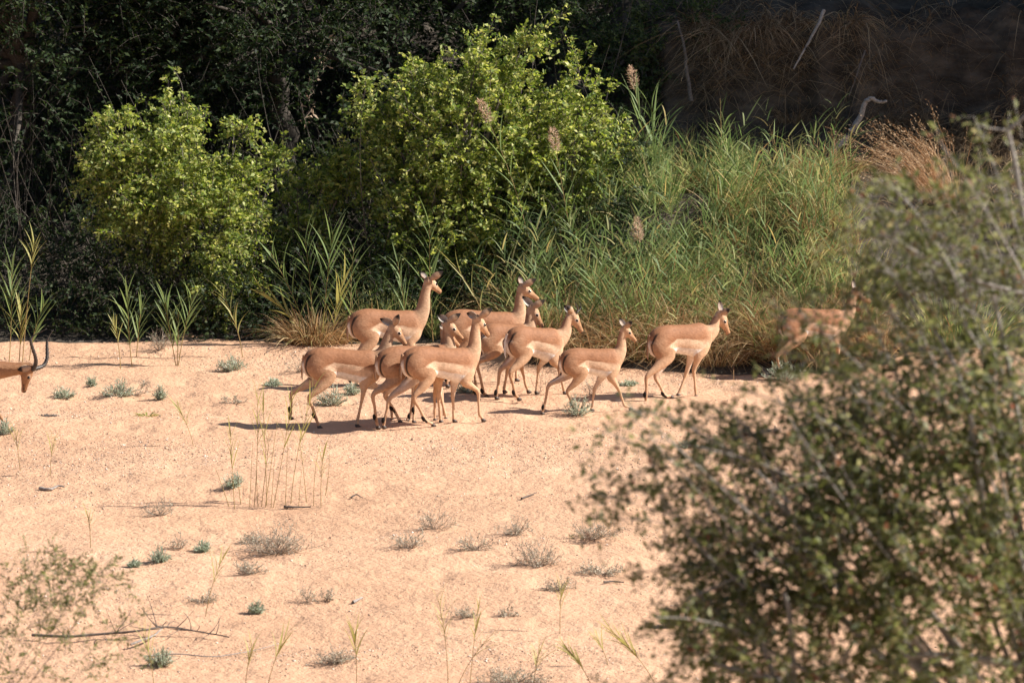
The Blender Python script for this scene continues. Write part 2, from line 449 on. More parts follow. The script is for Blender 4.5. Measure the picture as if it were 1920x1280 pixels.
def woody(name, label, cat, base, blobs, n_spray, spray_len, nleaf, ll, lw, leaf, bark, group=None, n_limb=14, r0=.04, r1=.006,
          shell=1.6, gap_scale=.6, gap_t=-.55, up=.4, droop=.15, out_w=.6, up_w=.35, part=('crown', 'trunk'), trunk_top=None, twig_r=.003, seed=0, shoots=0):
    base = np.asarray(base, float)
    root = empty(name, base, label, cat, group)
    gap = Noise(gap_scale, 16, 3, 31 + seed)
    P, out = blob_points(blobs, n_spray, shell, gap, gap_t)
    D = out * out_w + np.array([0, 0, up_w]) + rng.normal(0, .45, P.shape)
    g, gt = Geo(), Geo()
    g_sprays(g, P - base, D, spray_len, nleaf, ll, lw, up, droop, gt=gt, twig_r=twig_r)
    if shoots:
        k = rng.choice(len(P), shoots, replace=False); B = P[k] - base; Ld = rng.uniform(.25, .65, shoots)[:, None]
        E = B + unit(out[k] * np.array([1, 1, .5]) + rng.normal(0, .35, (shoots, 3)) + np.array([0, 0, .55])) * Ld
        E[:, 2] -= droop * .3
        W = bez(B, (B + E) / 2 + rng.normal(0, .06, B.shape), E, 8)
        g_tubes(gt, W, np.linspace(1, .4, 8)[None] * np.full((shoots, 1), .005), 4)
        kk = rng.integers(0, shoots, shoots * 12); tt = rng.integers(1, 8, shoots * 12)
        g_sprays(g, W[kk, tt], unit(E[kk] - B[kk]) * .6 + rng.normal(0, .6, (len(kk), 3)), .10, 4, ll, lw, up, .1, gt=gt, twig_r=.002)
    idx = rng.choice(len(P), min(n_limb, len(P)), replace=False)
    if trunk_top is None:
        Lp_, Lr = limbs((0, 0, 0), P[idx] - base, r0, r1)
        g_tubes(gt, Lp_, Lr, 6)
    else:
        tt = np.asarray(trunk_top, float) - base
        K = 8; tp = np.linspace(0, 1, K)[:, None] * tt[None]; tp[1:-1] += rng.normal(0, .07, (K - 2, 3)) * np.array([1, 1, 0]); tp[0, 2] -= .25
        g_tubes(gt, tp[None], (np.linspace(1.25, .7, K) * r0)[None], 8)
        Lp_, Lr = limbs(tt, P[idx] - base, r0 * .6, r1, arch=.5)
        g_tubes(gt, Lp_, Lr, 6)
    f = g.build(part[0], leaf, root); f['kind'] = 'stuff'
    gt.build(part[1], bark, root, True)
    return root

def blobs_px(lst, Y):
    """ellipsoids given by their place in the picture and their depth: (px, py, half width px, half height px, dY, depth radius, weight)"""
    out = []
    for (px, py, rx, ry, dy, rd, w) in lst:
        c = at_depth(px, py, Y + dy); s = 1 / ppm(Y + dy)
        out.append((c[0], c[1], c[2], rx * s, rd, ry * s, w))
    return out
def foot(px, Y):
    p = at_depth(px, 640, Y); return np.array([p[0], Y, float(ground_z(p[0], Y)) - .03])

# the lit bushes at the foot of the far bank
woody('leafy_bush', 'large bright green bush with round leaves behind the herd, tallest of the sunlit bushes', 'bush', foot(850, 67.4),
      blobs_px([(890, 255, 175, 125, 0, .85, 2.6), (760, 300, 80, 100, -.2, .6, 1.1), (1060, 280, 75, 115, 0, .6, 1.1), (820, 430, 110, 100, -.5, .6, 1.2),
                (940, 400, 130, 100, -.3, .6, 1.1), (890, 130, 45, 45, 0, .35, .3), (795, 150, 22, 45, 0, .25, .16), (1095, 150, 22, 50, 0, .25, .16), (690, 205, 28, 40, 0, .25, .2), (1140, 300, 28, 70, 0, .5, .22),
                (985, 110, 30, 40, 0, .3, .15), (690, 300, 35, 40, -.2, .3, .25), (760, 500, 60, 70, -.3, .4, .5)], 67.4),
      3500, .26, 13, .060, .037, M['leaf_mid'], M['bark'], 'sunlit green bushes', n_limb=34, gap_scale=.42, gap_t=.05, seed=1, shoots=90, out_w=.75, part=('foliage', 'branches'))
woody('leafy_bush', 'sunlit green bush with drooping sprays, standing alone at the left edge of the thicket', 'bush', foot(360, 66.7),
      blobs_px([(300, 345, 95, 85, 0, .6, 1.7), (215, 265, 35, 45, 0, .35, .5), (330, 235, 28, 45, .1, .3, .3), (390, 420, 80, 85, -.2, .5, 1.4), (270, 420, 75, 70, 0, .5, .9), (440, 345, 35, 40, .1, .3, .3),
                (420, 540, 55, 60, -.2, .4, .6), (175, 335, 25, 40, 0, .25, .25), (456, 245, 8, 18, .1, .08, .04), (480, 430, 30, 25, -.1, .2, .15)], 66.7),
      2300, .26, 13, .058, .034, M['leaf_mid'], M['bark'], 'sunlit green bushes', n_limb=22, r0=.018, gap_scale=.38, gap_t=.15, droop=.3, seed=2, shoots=80, out_w=.75, part=('foliage', 'branches'))
woody('leafy_bush', 'low straggling green bush in the hollow between the two big sunlit bushes', 'bush', foot(570, 67.3),
      blobs_px([(590, 360, 50, 30, .2, .4, .6), (530, 305, 30, 18, .1, .25, .25), (640, 330, 25, 25, .2, .25, .3), (580, 450, 55, 45, -.1, .35, .6), (680, 550, 50, 50, -.4, .3, .6), (540, 400, 30, 20, .1, .2, .2)], 67.3),
      520, .26, 11, .066, .038, M['leaf_mid'], M['bark'], 'sunlit green bushes', n_limb=18, gap_scale=.5, gap_t=-.2, seed=3, part=('foliage', 'branches'))
woody('leafy_bush', 'small green bush hanging over the bank edge at the top of the earth wall', 'bush', foot(1190, 70.5),
      blobs_px([(1180, 110, 90, 60, 0, .5, 1.2), (1290, 50, 110, 50, .2, .5, 1.2), (1215, 160, 40, 50, -.2, .3, .4), (1100, 60, 90, 60, .3, .5, .9)], 70.5),
      900, .24, 12, .055, .034, M['leaf_back'], M['bark'], 'green bushes on the bank edge', n_limb=18, gap_t=-.3, seed=4, part=('foliage', 'branches'))

# the dark wood behind them
def dark_tree(px, Y, top, r, label, seed, leaf='leaf_dark', n=2100, low=.15, ll=.075):
    b = foot(px, Y); h = top - b[2]
    bl = [(b[0], Y, b[2] + h * .62, r, r * .8, h * .38, 2.2)]
    for k in range(7):
        a = rng.uniform(0, 6.28)
        bl.append((b[0] + math.cos(a) * r * .8, Y + math.sin(a) * r * .6, b[2] + h * rng.uniform(low + .12, .85), r * .55, r * .5, h * .2, .7))
    bl.append((b[0] + rng.uniform(-.4, .4), Y - r * .55, b[2] + h * (low + .15), r * .8, r * .4, h * .2, 1.0))
    return woody('shade_tree', label, 'tree', b, bl, n, .42, 13, ll, ll * .5, M[leaf], M['bark_dark'], 'trees of the dark wood behind the bushes', n_limb=26, r0=.14, r1=.012,
                 gap_scale=1.0, gap_t=-.4, droop=.3, trunk_top=(b[0] + .1, Y, b[2] + h * .35), seed=seed, shell=1.3, twig_r=.005)
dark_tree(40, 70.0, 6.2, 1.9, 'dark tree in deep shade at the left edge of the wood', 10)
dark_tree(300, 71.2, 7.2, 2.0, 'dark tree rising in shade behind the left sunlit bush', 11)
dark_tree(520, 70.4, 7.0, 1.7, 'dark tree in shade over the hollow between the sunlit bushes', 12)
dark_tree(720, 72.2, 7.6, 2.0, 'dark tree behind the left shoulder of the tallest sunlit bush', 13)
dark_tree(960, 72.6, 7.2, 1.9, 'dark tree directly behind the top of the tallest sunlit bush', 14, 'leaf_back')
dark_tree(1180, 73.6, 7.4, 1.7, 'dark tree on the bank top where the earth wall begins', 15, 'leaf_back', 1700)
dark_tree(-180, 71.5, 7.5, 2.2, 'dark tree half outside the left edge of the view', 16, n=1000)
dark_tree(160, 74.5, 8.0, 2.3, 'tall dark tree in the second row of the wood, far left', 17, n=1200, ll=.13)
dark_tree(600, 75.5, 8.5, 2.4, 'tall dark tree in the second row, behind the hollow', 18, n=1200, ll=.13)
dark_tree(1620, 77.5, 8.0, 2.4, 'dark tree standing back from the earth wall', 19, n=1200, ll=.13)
dark_tree(2150, 70.9, 8.6, 1.9, 'unseen dark tree added just beyond the right edge to shade the earth wall', 22, n=1900, ll=.15, low=.35)  # out of view, added to keep sun off the earth wall
dark_tree(2450, 71.4, 10.5, 2.3, 'tall unseen dark tree added further right to deepen the shade on the earth wall', 23, n=1900, ll=.16, low=.35)  # second unseen tree, placed for its shadow on the wall top
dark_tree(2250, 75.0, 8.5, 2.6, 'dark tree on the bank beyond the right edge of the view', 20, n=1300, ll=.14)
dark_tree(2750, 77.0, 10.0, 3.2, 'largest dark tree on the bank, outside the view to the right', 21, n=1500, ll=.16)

# undergrowth in the shade: one uncountable mass of leaves and twigs
def undergrowth():
    g, gt = Geo(), Geo()
    n = 6000
    P = np.stack([rng.uniform(-7.4, 1.6, n), 65.75 + 8 * rng.uniform(0, 1, n) ** 1.5, np.zeros(n)], -1)
    P[:, 2] = bank_z(P[:, 0], P[:, 1]) + rng.uniform(0, .9, n) ** 1.5
    P[:, 2] -= .35 * smooth(66.4, 65.8, P[:, 1]) * (P[:, 2] - bank_z(P[:, 0], P[:, 1]))
    D = rng.normal(0, .6, (n, 3)) + np.array([0, -.1, .7])
    g_sprays(g, P, D, .4, 12, .065, .03, gt=gt, twig_r=.004, droop=.35)
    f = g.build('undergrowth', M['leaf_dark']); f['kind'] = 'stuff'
    n = 500
    P = np.stack([rng.uniform(-7.2, 1.2, n), rng.uniform(66.6, 70, n), np.zeros(n)], -1); P[:, 2] = bank_z(P[:, 0], P[:, 1])
    E = P + rng.normal(0, .7, (n, 3)) + np.array([0, 0, 1.2]); C = (P + E) / 2 + rng.normal(0, .3, (n, 3))
    g_tubes(gt, bez(P, C, E, 7), np.linspace(1, .3, 7)[None] * rng.uniform(.004, .012, (n, 1)), 4)
    t = gt.build('undergrowth_twigs', M['bark_dark']); t['kind'] = 'stuff'
undergrowth()

# ------------------------------------------------------------------ grasses
def blade_paths(P, D, L, bend, K=5):
    """blades that start at P along D and bow over by gravity"""
    D = unit(D); n = len(P)
    t = np.linspace(0, 1, K)[None, :, None]
    hor = D * np.array([1, 1, 0]) + rng.normal(0, .15, (n, 3)) * np.array([1, 1, 0])
    Q = P[:, None] + D[:, None] * (L[:, None, None] * t) + hor[:, None] * (L * bend)[:, None, None] * t ** 2 * .6
    Q[:, :, 2] -= (L * bend)[:, None] * (t[..., 0] ** 2.2) * .75
    return Q
def blade_w(n, K, w):
    prof = np.array([.7, 1, .9, .6, .06]) if K == 5 else np.interp(np.linspace(0, 1, K), [0, .3, .6, .85, 1], [.7, 1, .85, .5, .05])
    return prof[None] * np.asarray(w).reshape(-1, 1) * np.ones((n, 1))
def facing(P, n):
    return unit(rng.normal(size=(n, 3)) * np.array([1, .8, .25]))

def thicket():
    g = Geo()
    # green blades over the mound of the bank
    n = 30000
    x = rng.uniform(-.35, 4.15, n); y = rng.uniform(63.75, 69.2, n)
    edge = 66.6 + 2.6 * smooth(-.3, 1.5, x) - .5 * smooth(3.2, 4.1, x)
    front = 63.95 - .15 * np.sin(x * 2) + 1.6 * smooth(.5, -.3, x) + .45 * smooth(3.5, 4.2, x)
    clump = value_noise(x, y, .45, 33)
    k = (y < edge) & (y > front) & (clump > -.3); x, y = x[k], y[k]; n = len(x)
    P = np.stack([x, y, bank_z(x, y) - .02], -1)
    lx = .55 * value_noise(x, y, .7, 41) + .35 * value_noise(x, y, .25, 42); ly = .5 * value_noise(x, y, .6, 43)
    D = np.stack([rng.normal(-.05, .32, n) + lx, rng.normal(-.25, .3, n) + ly, np.full(n, 1.)], -1)
    tall = .75 + .35 * value_noise(x, y, .8, 34)
    L = tall * rng.uniform(.55, 1.15, n)
    Q = blade_paths(P, D, L, rng.uniform(.15, .85, n))
    dry = rng.uniform(0, 1, n) < np.clip(.12 + .22 * smooth(2.9, 4.0, x) + .5 * smooth(65.0, 64.1, y) + .3 * value_noise(x, y, .9, 44), 0, .95)
    W = blade_w(n, 5, rng.uniform(.006, .0145, n)); Fc = facing(P, n)
    g_strips(g, Q[~dry], W[~dry], Fc[~dry])
    o = g.build('reed_grass', M['grass']); o['kind'] = 'stuff'
    g = Geo(); g_strips(g, Q[dry], W[dry], Fc[dry])
    o = g.build('dry_grass', M['straw']); o['kind'] = 'stuff'
    # leafy reed stalks standing through it
    g = Geo(); n = 250
    x = rng.uniform(-.5, 3.9, n); y = 64.3 + 1.5 * smooth(.4, -.4, x) + rng.uniform(0, 1, n) ** .9 * 3.6
    B = np.stack([x, y, bank_z(x, y)], -1); H = rng.uniform(.6, 1.15, n)
    tilt = np.stack([rng.normal(-.05, .28, n), rng.normal(-.15, .22, n), np.ones(n)], -1)
    for k in range(13):
        t = .25 + .75 * k / 13
        P = B + unit(tilt) * (H * t)[:, None]
        az = rng.normal(0, .5, n) + (math.pi if k % 2 else 0); sp = .75 - .4 * t
        D = unit(tilt) * math.cos(sp) + np.stack([np.cos(az), np.sin(az), az * 0], -1) * math.sin(sp)
        L = rng.uniform(.22, .42, n)
        g_strips(g, blade_paths(P, D, L, rng.uniform(.05, .6, n)), blade_w(n, 5, rng.uniform(.013, .022, n)), facing(P, n))
    o = g.build('reed_stand', M['reed']); o['kind'] = 'stuff'
    # dead straw in its lower layer
    g = Geo(); n = 5200
    x = rng.uniform(-.4, 4.3, n); y = 63.95 + 1.7 * smooth(.5, -.3, x) + np.abs(rng.normal(0, .8, n))
    P = np.stack([x, y, bank_z(x, y)], -1); P[:, 2] += rng.uniform(0, .25, n)
    D = np.stack([rng.normal(0, .6, n), rng.normal(-.3, .4, n), rng.uniform(.3, 1., n)], -1)
    Q = blade_paths(P, D, rng.uniform(.3, .8, n), rng.uniform(.2, 1.1, n))
    g_strips(g, Q, blade_w(n, 5, rng.uniform(.005, .013, n)), facing(P, n))
    o = g.build('dry_grass', M['straw']); o['kind'] = 'stuff'
    # green and straw growth at the foot of the bushes, left of the herd
    g = Geo(); n = 2600
    x = rng.uniform(-1.9, .2, n); y = 65.6 + np.abs(rng.normal(0, .35, n))
    k = value_noise(x, y, .3, 36) > -.1; x, y = x[k], y[k]; n = len(x)
    P = np.stack([x, y, ground_z(x, y)], -1)
    D = np.stack([rng.normal(0, .35, n), rng.normal(-.15, .3, n), np.full(n, 1.)], -1)
    Q = blade_paths(P, D, rng.uniform(.3, .9, n), rng.uniform(.1, .7, n))
    g_strips(g, Q, blade_w(n, 5, rng.uniform(.006, .015, n)), facing(P, n))
    o = g.build('reed_grass', M['grass']); o['kind'] = 'stuff'
    # shaded dry grass hanging from the top of the earth wall and lying on its foot
    g = Geo(); n = 8500
    x = rng.uniform(1.9, 7.2, n); y = np.where(rng.uniform(0, 1, n) < .6, rng.normal(70.35, .3, n), rng.uniform(67.6, 71.8, n))
    k = value_noise(x, y, .5, 37) > -.15; x, y = x[k], y[k]; n = len(x)
    P = np.stack([x, y, bank_z(x, y)], -1)
    D = np.stack([rng.normal(-.1, .5, n), rng.normal(-.55, .35, n), rng.uniform(.2, .9, n)], -1)
    Q = blade_paths(P, D, rng.uniform(.25, .8, n), rng.uniform(.5, 1.7, n))
    g_strips(g, Q, blade_w(n, 5, rng.uniform(.005, .013, n)), facing(P, n))
    o = g.build('hanging_grass', M['dead']); o['kind'] = 'stuff'
thicket()

def tussock(name, label, px, py, Y, n, h, spread, mat, lean=(0, 0), wid=(.006, .013), bend=(.1, .7), group=None, plume=False, rad=.2):
    b = at_depth(px, py, Y) if Y else on_ground(px, py)
    b[2] = float(ground_z(b[0], b[1])) - .01 if py is not None else b[2]
    root = empty(name, b, label, 'grass tuft', group)
    g = Geo()
    a = rng.uniform(0, 6.28, n); r = rad * np.sqrt(rng.uniform(0, 1, n))
    P = np.stack([np.cos(a) * r, np.sin(a) * r * .7, np.zeros(n)], -1)
    D = np.stack([np.cos(a) * r / rad * spread + rng.normal(0, .18, n) + lean[0], np.sin(a) * r / rad * spread + rng.normal(0, .18, n) + lean[1], np.full(n, 1.)], -1)
    L = h * rng.uniform(.5, 1.1, n); bd = rng.uniform(*bend, n)
    Q = blade_paths(P, D, L, bd, 6)
    g_strips(g, Q, blade_w(n, 6, rng.uniform(*wid, n)), facing(P, n))
    o = g.build('blades', mat, root); o['kind'] = 'stuff'
    if plume:
        g = Geo(); k = np.where(L > h * .75)[0]
        T = unit(Q[k, -1] - Q[k, -3])
        for j in range(9):
            s = Q[k, -1] - T * (.03 * j) + rng.normal(0, .008, (len(k), 3))
            g_leaves(g, s, T + rng.normal(0, .45, T.shape) + np.array([0, 0, -.25]), rng.normal(size=T.shape), np.full(len(k), .04), np.full(len(k), .007))
        o = g.build('seed_heads', M['gold'], root); o['kind'] = 'stuff'
    return root
tussock('grass_tussock', 'wide straw-coloured tussock with green tips behind the left impala', 595, 645, 65.2, 900, .62, .8, M['straw'], bend=(.2, 1.0), rad=.34)
tussock('golden_grass', 'golden seeding grass bent over to the left on the bank, right of the pale branch', 1765, 370, 68.1, 360, 1.5, .35, M['gold'], lean=(-.45, -.1), wid=(.003, .007), bend=(.25, .75), plume=True, rad=.25)
tussock('dry_grass_tuft', 'dry grass tuft hanging beside the bush at the top of the earth wall', 1420, 60, 70.5, 130, .6, .7, M['gold'], lean=(-.05, -.5), wid=(.004, .009), bend=(.8, 1.8), rad=.22, group='dry tufts on the earth wall')
tussock('dry_grass_tuft', 'pale dry tuft arching from the middle of the wall top', 1570, 60, 70.6, 150, .75, .8, M['straw'], lean=(-.1, -.5), wid=(.004, .009), bend=(.7, 1.5), rad=.3, group='dry tufts on the earth wall')
tussock('dry_grass_tuft', 'brown dry tuft rooted halfway up the earth wall', 1490, 200, 70.1, 150, .6, .6, M['dead'], lean=(0, -.4), wid=(.003, .008), bend=(.5, 1.2), rad=.2, group='dry tufts on the earth wall')
tussock('dry_grass_tuft', 'dim dry tuft on the wall top near the right edge', 1850, 60, 70.7, 150, .7, .8, M['dead'], lean=(-.1, -.5), wid=(.004, .009), bend=(.8, 1.5), rad=.3, group='dry tufts on the earth wall')
tussock('dry_grass_tuft', 'straw tuft under the chest of the impala with lowered head', 1340, 690, 64.0, 320, .6, .7, M['straw'], wid=(.005, .011), bend=(.4, 1.3), rad=.3, group='straw tufts at the edge of the sand')
tussock('dry_grass_tuft', 'straw tuft at the sand edge behind the screen of the foreground bush', 1640, 690, 64.6, 380, .6, .7, M['straw'], wid=(.005, .011), bend=(.3, 1.2), rad=.4, group='straw tufts at the edge of the sand')
tussock('green_grass_tuft', 'fresh green grass tuft in front of the sand-edge straw at far right', 1800, 690, 65.0, 420, .9, .5, M['grass'], wid=(.008, .016), bend=(.2, .8), rad=.5, group='green tufts at the edge of the sand')
tussock('green_grass_tuft', 'green grass tuft against the right end of the reed bank', 1600, 660, 65.4, 420, 1.0, .5, M['grass'], wid=(.008, .016), bend=(.2, .8), rad=.4, group='green tufts at the edge of the sand')

# ------------------------------------------------------------------ reeds: each a stem and its own leaves
def leaf_mesh(name, mat, bend, K=7):
    g = Geo()
    t = np.linspace(0, 1, K)
    Q = np.stack([t * 0, t, -bend * t ** 2.2], -1)[None]
    w = np.interp(t, [0, .2, .5, .8, 1], [.5, 1, .85, .45, .03]) * .055
    s = w / 2
    L = np.stack([Q[0] + np.stack([-s, 0 * s, s * .35], -1), Q[0], Q[0] + np.stack([s, 0 * s, s * .35], -1)], 1).reshape(-1, 3)
    F = []
    for k in range(K - 1):
        F += [[k * 3, k * 3 + 1, k * 3 + 4, k * 3 + 3], [k * 3 + 1, k * 3 + 2, k * 3 + 5, k * 3 + 4]]
    g.add(L, F)
    return g.mesh(name, mat)
LEAF = {k: [leaf_mesh('reed_leaf', M[k], b) for b in (.04, .14, .30, .5)] for k in ('reed', 'reed_yellow', 'straw')}

def reed(label, base, tip, nleaf=12, ll=.34, spread=.45, mat='reed', r=.006, start=.25, plume=False, curve=.06, group='single reeds', lw=1.0, name='reed', fan=True):
    base = np.asarray(base, float); tip = np.asarray(tip, float)
    root = empty(name, base, label, 'reed', group)
    K = 9; d = tip - base; H = np.linalg.norm(d)
    ctl = d * .5 + np.array([-d[0], -d[1], 0]) * .25 + rng.normal(0, curve * H * .4, 3) * np.array([1, .6, 0])
    Pth = bez(np.zeros((1, 3)), ctl[None], d[None], K)
    g = Geo(); g_tubes(g, Pth, (np.linspace(1, .4, K) * r)[None], 5)
    g.build('stem', M['stem'], root, True)
    T = unit(np.gradient(Pth[0], axis=0))
    side0 = rng.uniform(-.35, .35)
    for k in range(nleaf):
        t = start + (1 - start) * (k + .6) / nleaf
        i = t * (K - 1); a = int(min(i, K - 2)); f = i - a
        p = Pth[0][a] * (1 - f) + Pth[0][a + 1] * f; tt = T[a]
        az = side0 + (math.pi if k % 2 else 0) + rng.normal(0, .45)
        sp = spread * (1.15 - .65 * t if fan else 1) * rng.uniform(.7, 1.3)
        dirv = unit(tt * math.cos(sp) + np.array([math.cos(az), math.sin(az), 0]) * math.sin(sp))
        up = unit(tt * math.sin(sp) * -1 + np.array([math.cos(az), math.sin(az), 0]) * math.cos(sp)) * -1
        xv = unit(np.cross(dirv, up)); up = np.cross(xv, dirv)
        ln = ll * rng.uniform(.65, 1.2) * (.75 + .5 * math.sin(math.pi * min(t, .9)))
        me = LEAF[mat][int(rng.choice(4, p=[.35, .35, .2, .1]))]
        o = bpy.data.objects.new('leaf', me); COL.objects.link(o); o.parent = root
        m = Matrix(((xv[0], dirv[0], up[0], p[0]), (xv[1], dirv[1], up[1], p[1]), (xv[2], dirv[2], up[2], p[2]), (0, 0, 0, 1)))
        o.matrix_local = m @ Matrix.Diagonal((ln * lw, ln, ln, 1))
    if plume:
        g = Geo(); n = 230
        t = rng.uniform(0, 1, n); top = d - T[-1] * .02
        P = top + T[-1] * (t * .28)[:, None]
        a = rng.uniform(0, 6.28, n)
        D = np.stack([np.cos(a), np.sin(a), rng.uniform(-.2, 1.4, n)], -1)
        P = P + D * (np.sin(t * 2.6 + .3) * .05 * rng.uniform(.2, 1, n))[:, None]
        g_leaves(g, P, D + rng.normal(0, .3, D.shape), rng.normal(size=D.shape), (.06 * (1.1 - .6 * t)), np.full(n, .009))
        o = g.build('plume', M['plume'], root); o['kind'] = 'stuff'
    return root
def reed_px(label, bx, by, tx, ty, Y=None, dy=0.0, **kw):
    if kw.get('group', '').startswith(('young', 'tall')): kw.setdefault('lw', 1.35); kw['nleaf'] = kw.get('nleaf', 12) + 3
    b = on_ground(bx, by) if Y is None else at_depth(bx, by, Y)
    if Y is None: b[2] = float(ground_z(b[0], b[1])) - .01
    t = at_depth(tx, ty, b[1] + dy)
    return reed(label, b, t, **kw)

G1 = 'young reeds at the rear edge of the sand'
reed_px('leafy reed at the left edge behind the ram, densest of its cluster', 17, 680, 22, 495, nleaf=16, ll=.36, spread=.5, group=G1)
reed_px('tall bare reed with a tufted top behind the ram horns', 42, 678, 64, 460, nleaf=9, ll=.3, spread=.22, start=.78, group=G1, mat='reed_yellow', fan=False)
reed_px('short leaning reed just right of the tall tufted one', 55, 676, 84, 568, nleaf=10, ll=.3, spread=.4, group=G1)
reed_px('reed between the leafy and the tufted one at far left', 36, 676, 40, 570, nleaf=10, ll=.3, spread=.4, group=G1, mat='reed_yellow')
reed_px('thin little reed, leftmost of the three left of the grey dead shrub', 226, 690, 213, 605, nleaf=6, ll=.2, spread=.4, start=.55, group=G1, mat='reed_yellow')
reed_px('upright reed with stacked leaves left of the grey dead shrub', 248, 686, 240, 540, nleaf=13, ll=.3, spread=.45, group=G1)
reed_px('shorter reed touching the grey dead shrub on its left', 256, 672, 266, 570, nleaf=10, ll=.26, spread=.45, group=G1)
reed_px('left stem of the forked reed right of the grey dead shrub', 330, 684, 308, 560, nleaf=11, ll=.34, spread=.4, group=G1)
reed_px('right stem of the forked reed, leaning right with a fan top', 334, 684, 368, 538, nleaf=12, ll=.3, spread=.45, start=.4, group=G1)
reed_px('middle stem of the forked reed, shortest and most upright', 332, 684, 334, 585, nleaf=8, ll=.3, spread=.4, group=G1)
reed_px('single leaning reed pointing up left, above the grey green herb', 455, 672, 416, 550, nleaf=9, ll=.26, spread=.35, start=.35, group=G1, mat='reed_yellow')
G2 = 'tall reeds rising from the straw tussock'
reed_px('tall reed of the tussock bent far to the left', 585, 655, 508, 475, nleaf=11, ll=.36, spread=.5, start=.3, group=G2)
reed_px('tall reed second from left in the tussock, bushy at the top', 588, 655, 572, 448, nleaf=14, ll=.4, spread=.5, group=G2, dy=.2)
reed_px('tallest reed in the middle of the tussock', 605, 655, 625, 432, nleaf=16, ll=.42, spread=.45, group=G2)
reed_px('tall reed at the right of the tussock with open leaf pairs', 660, 660, 664, 460, nleaf=14, ll=.36, spread=.6, group=G2, dy=.3)
reed_px('low reed spraying out left from the tussock foot', 580, 655, 492, 545, nleaf=10, ll=.32, spread=.5, group=G2, mat='reed_yellow')
reed_px('short reed with yellow leaves inside the tussock', 620, 660, 645, 520, nleaf=11, ll=.34, spread=.45, group=G2, mat='reed_yellow')
G3 = 'reeds standing in front of the bushes and the reed bank'
reed_px('reed behind the head of the high-necked impala', 812, 640, 806, 425, Y=65.3, nleaf=16, ll=.42, spread=.5, group=G3)
reed_px('feathery green reed left of the high-necked impala head', 765, 640, 745, 490, Y=65.2, nleaf=14, ll=.32, spread=.35, group=G3)
reed_px('yellow broken reed leaf stalk right of the high-necked impala', 915, 620, 850, 495, Y=65.0, nleaf=6, ll=.4, spread=.35, group=G3, mat='reed_yellow')
reed_px('long bent reed with a tan plume reaching over the tallest bush', 1010, 560, 915, 225, Y=66.2, nleaf=9, ll=.42, spread=.55, start=.35, plume=True, group=G3)
reed_px('reed with a tan plume in front of the dark gap by the earth wall', 1235, 430, 1190, 165, Y=67.6, nleaf=12, ll=.5, spread=.3, start=.35, plume=True, group=G3)
reed_px('broad-leaved reed standing just right of the gap plume', 1245, 430, 1222, 200, Y=67.4, nleaf=15, ll=.5, spread=.28, group=G3, lw=1.3)
reed_px('short plumed reed in front of the right part of the tallest bush', 1075, 470, 1042, 280, Y=66.4, nleaf=9, ll=.36, spread=.5, plume=True, group=G3)
reed_px('plumed reed low in the middle of the reed bank', 1215, 600, 1198, 450, Y=65.2, nleaf=9, ll=.34, spread=.5, plume=True, group=G3)
reed_px('upright reed behind the rump of the impala with lowered head', 1180, 660, 1168, 520, Y=64.4, nleaf=12, ll=.42, spread=.3, group=G3, lw=1.2)
reed_px('second upright reed, close right of the first behind the small impala head', 1215, 660, 1205, 510, Y=64.4, nleaf=12, ll=.42, spread=.3, group=G3, lw=1.2)
reed_px('leaning reed with paired leaves above the small impala back', 1150, 640, 1085, 485, Y=64.5, nleaf=12, ll=.34, spread=.55, group=G3)
reed_px('blue green reed on the right shoulder of the reed bank', 1450, 520, 1420, 370, Y=66.0, nleaf=12, ll=.36, spread=.35, group=G3)
reed_px('drooping reed top standing against the dark earth wall', 1490, 330, 1478, 255, Y=68.6, nleaf=9, ll=.42, spread=1.1, start=.5, group=G3, mat='reed_yellow', fan=False)
reed_px('thin bare stalk rising from the top of the reed bank', 1352, 300, 1350, 185, Y=68.2, nleaf=3, ll=.2, spread=.4, group=G3, start=.2)
G4 = 'thin young reeds on the open sand'
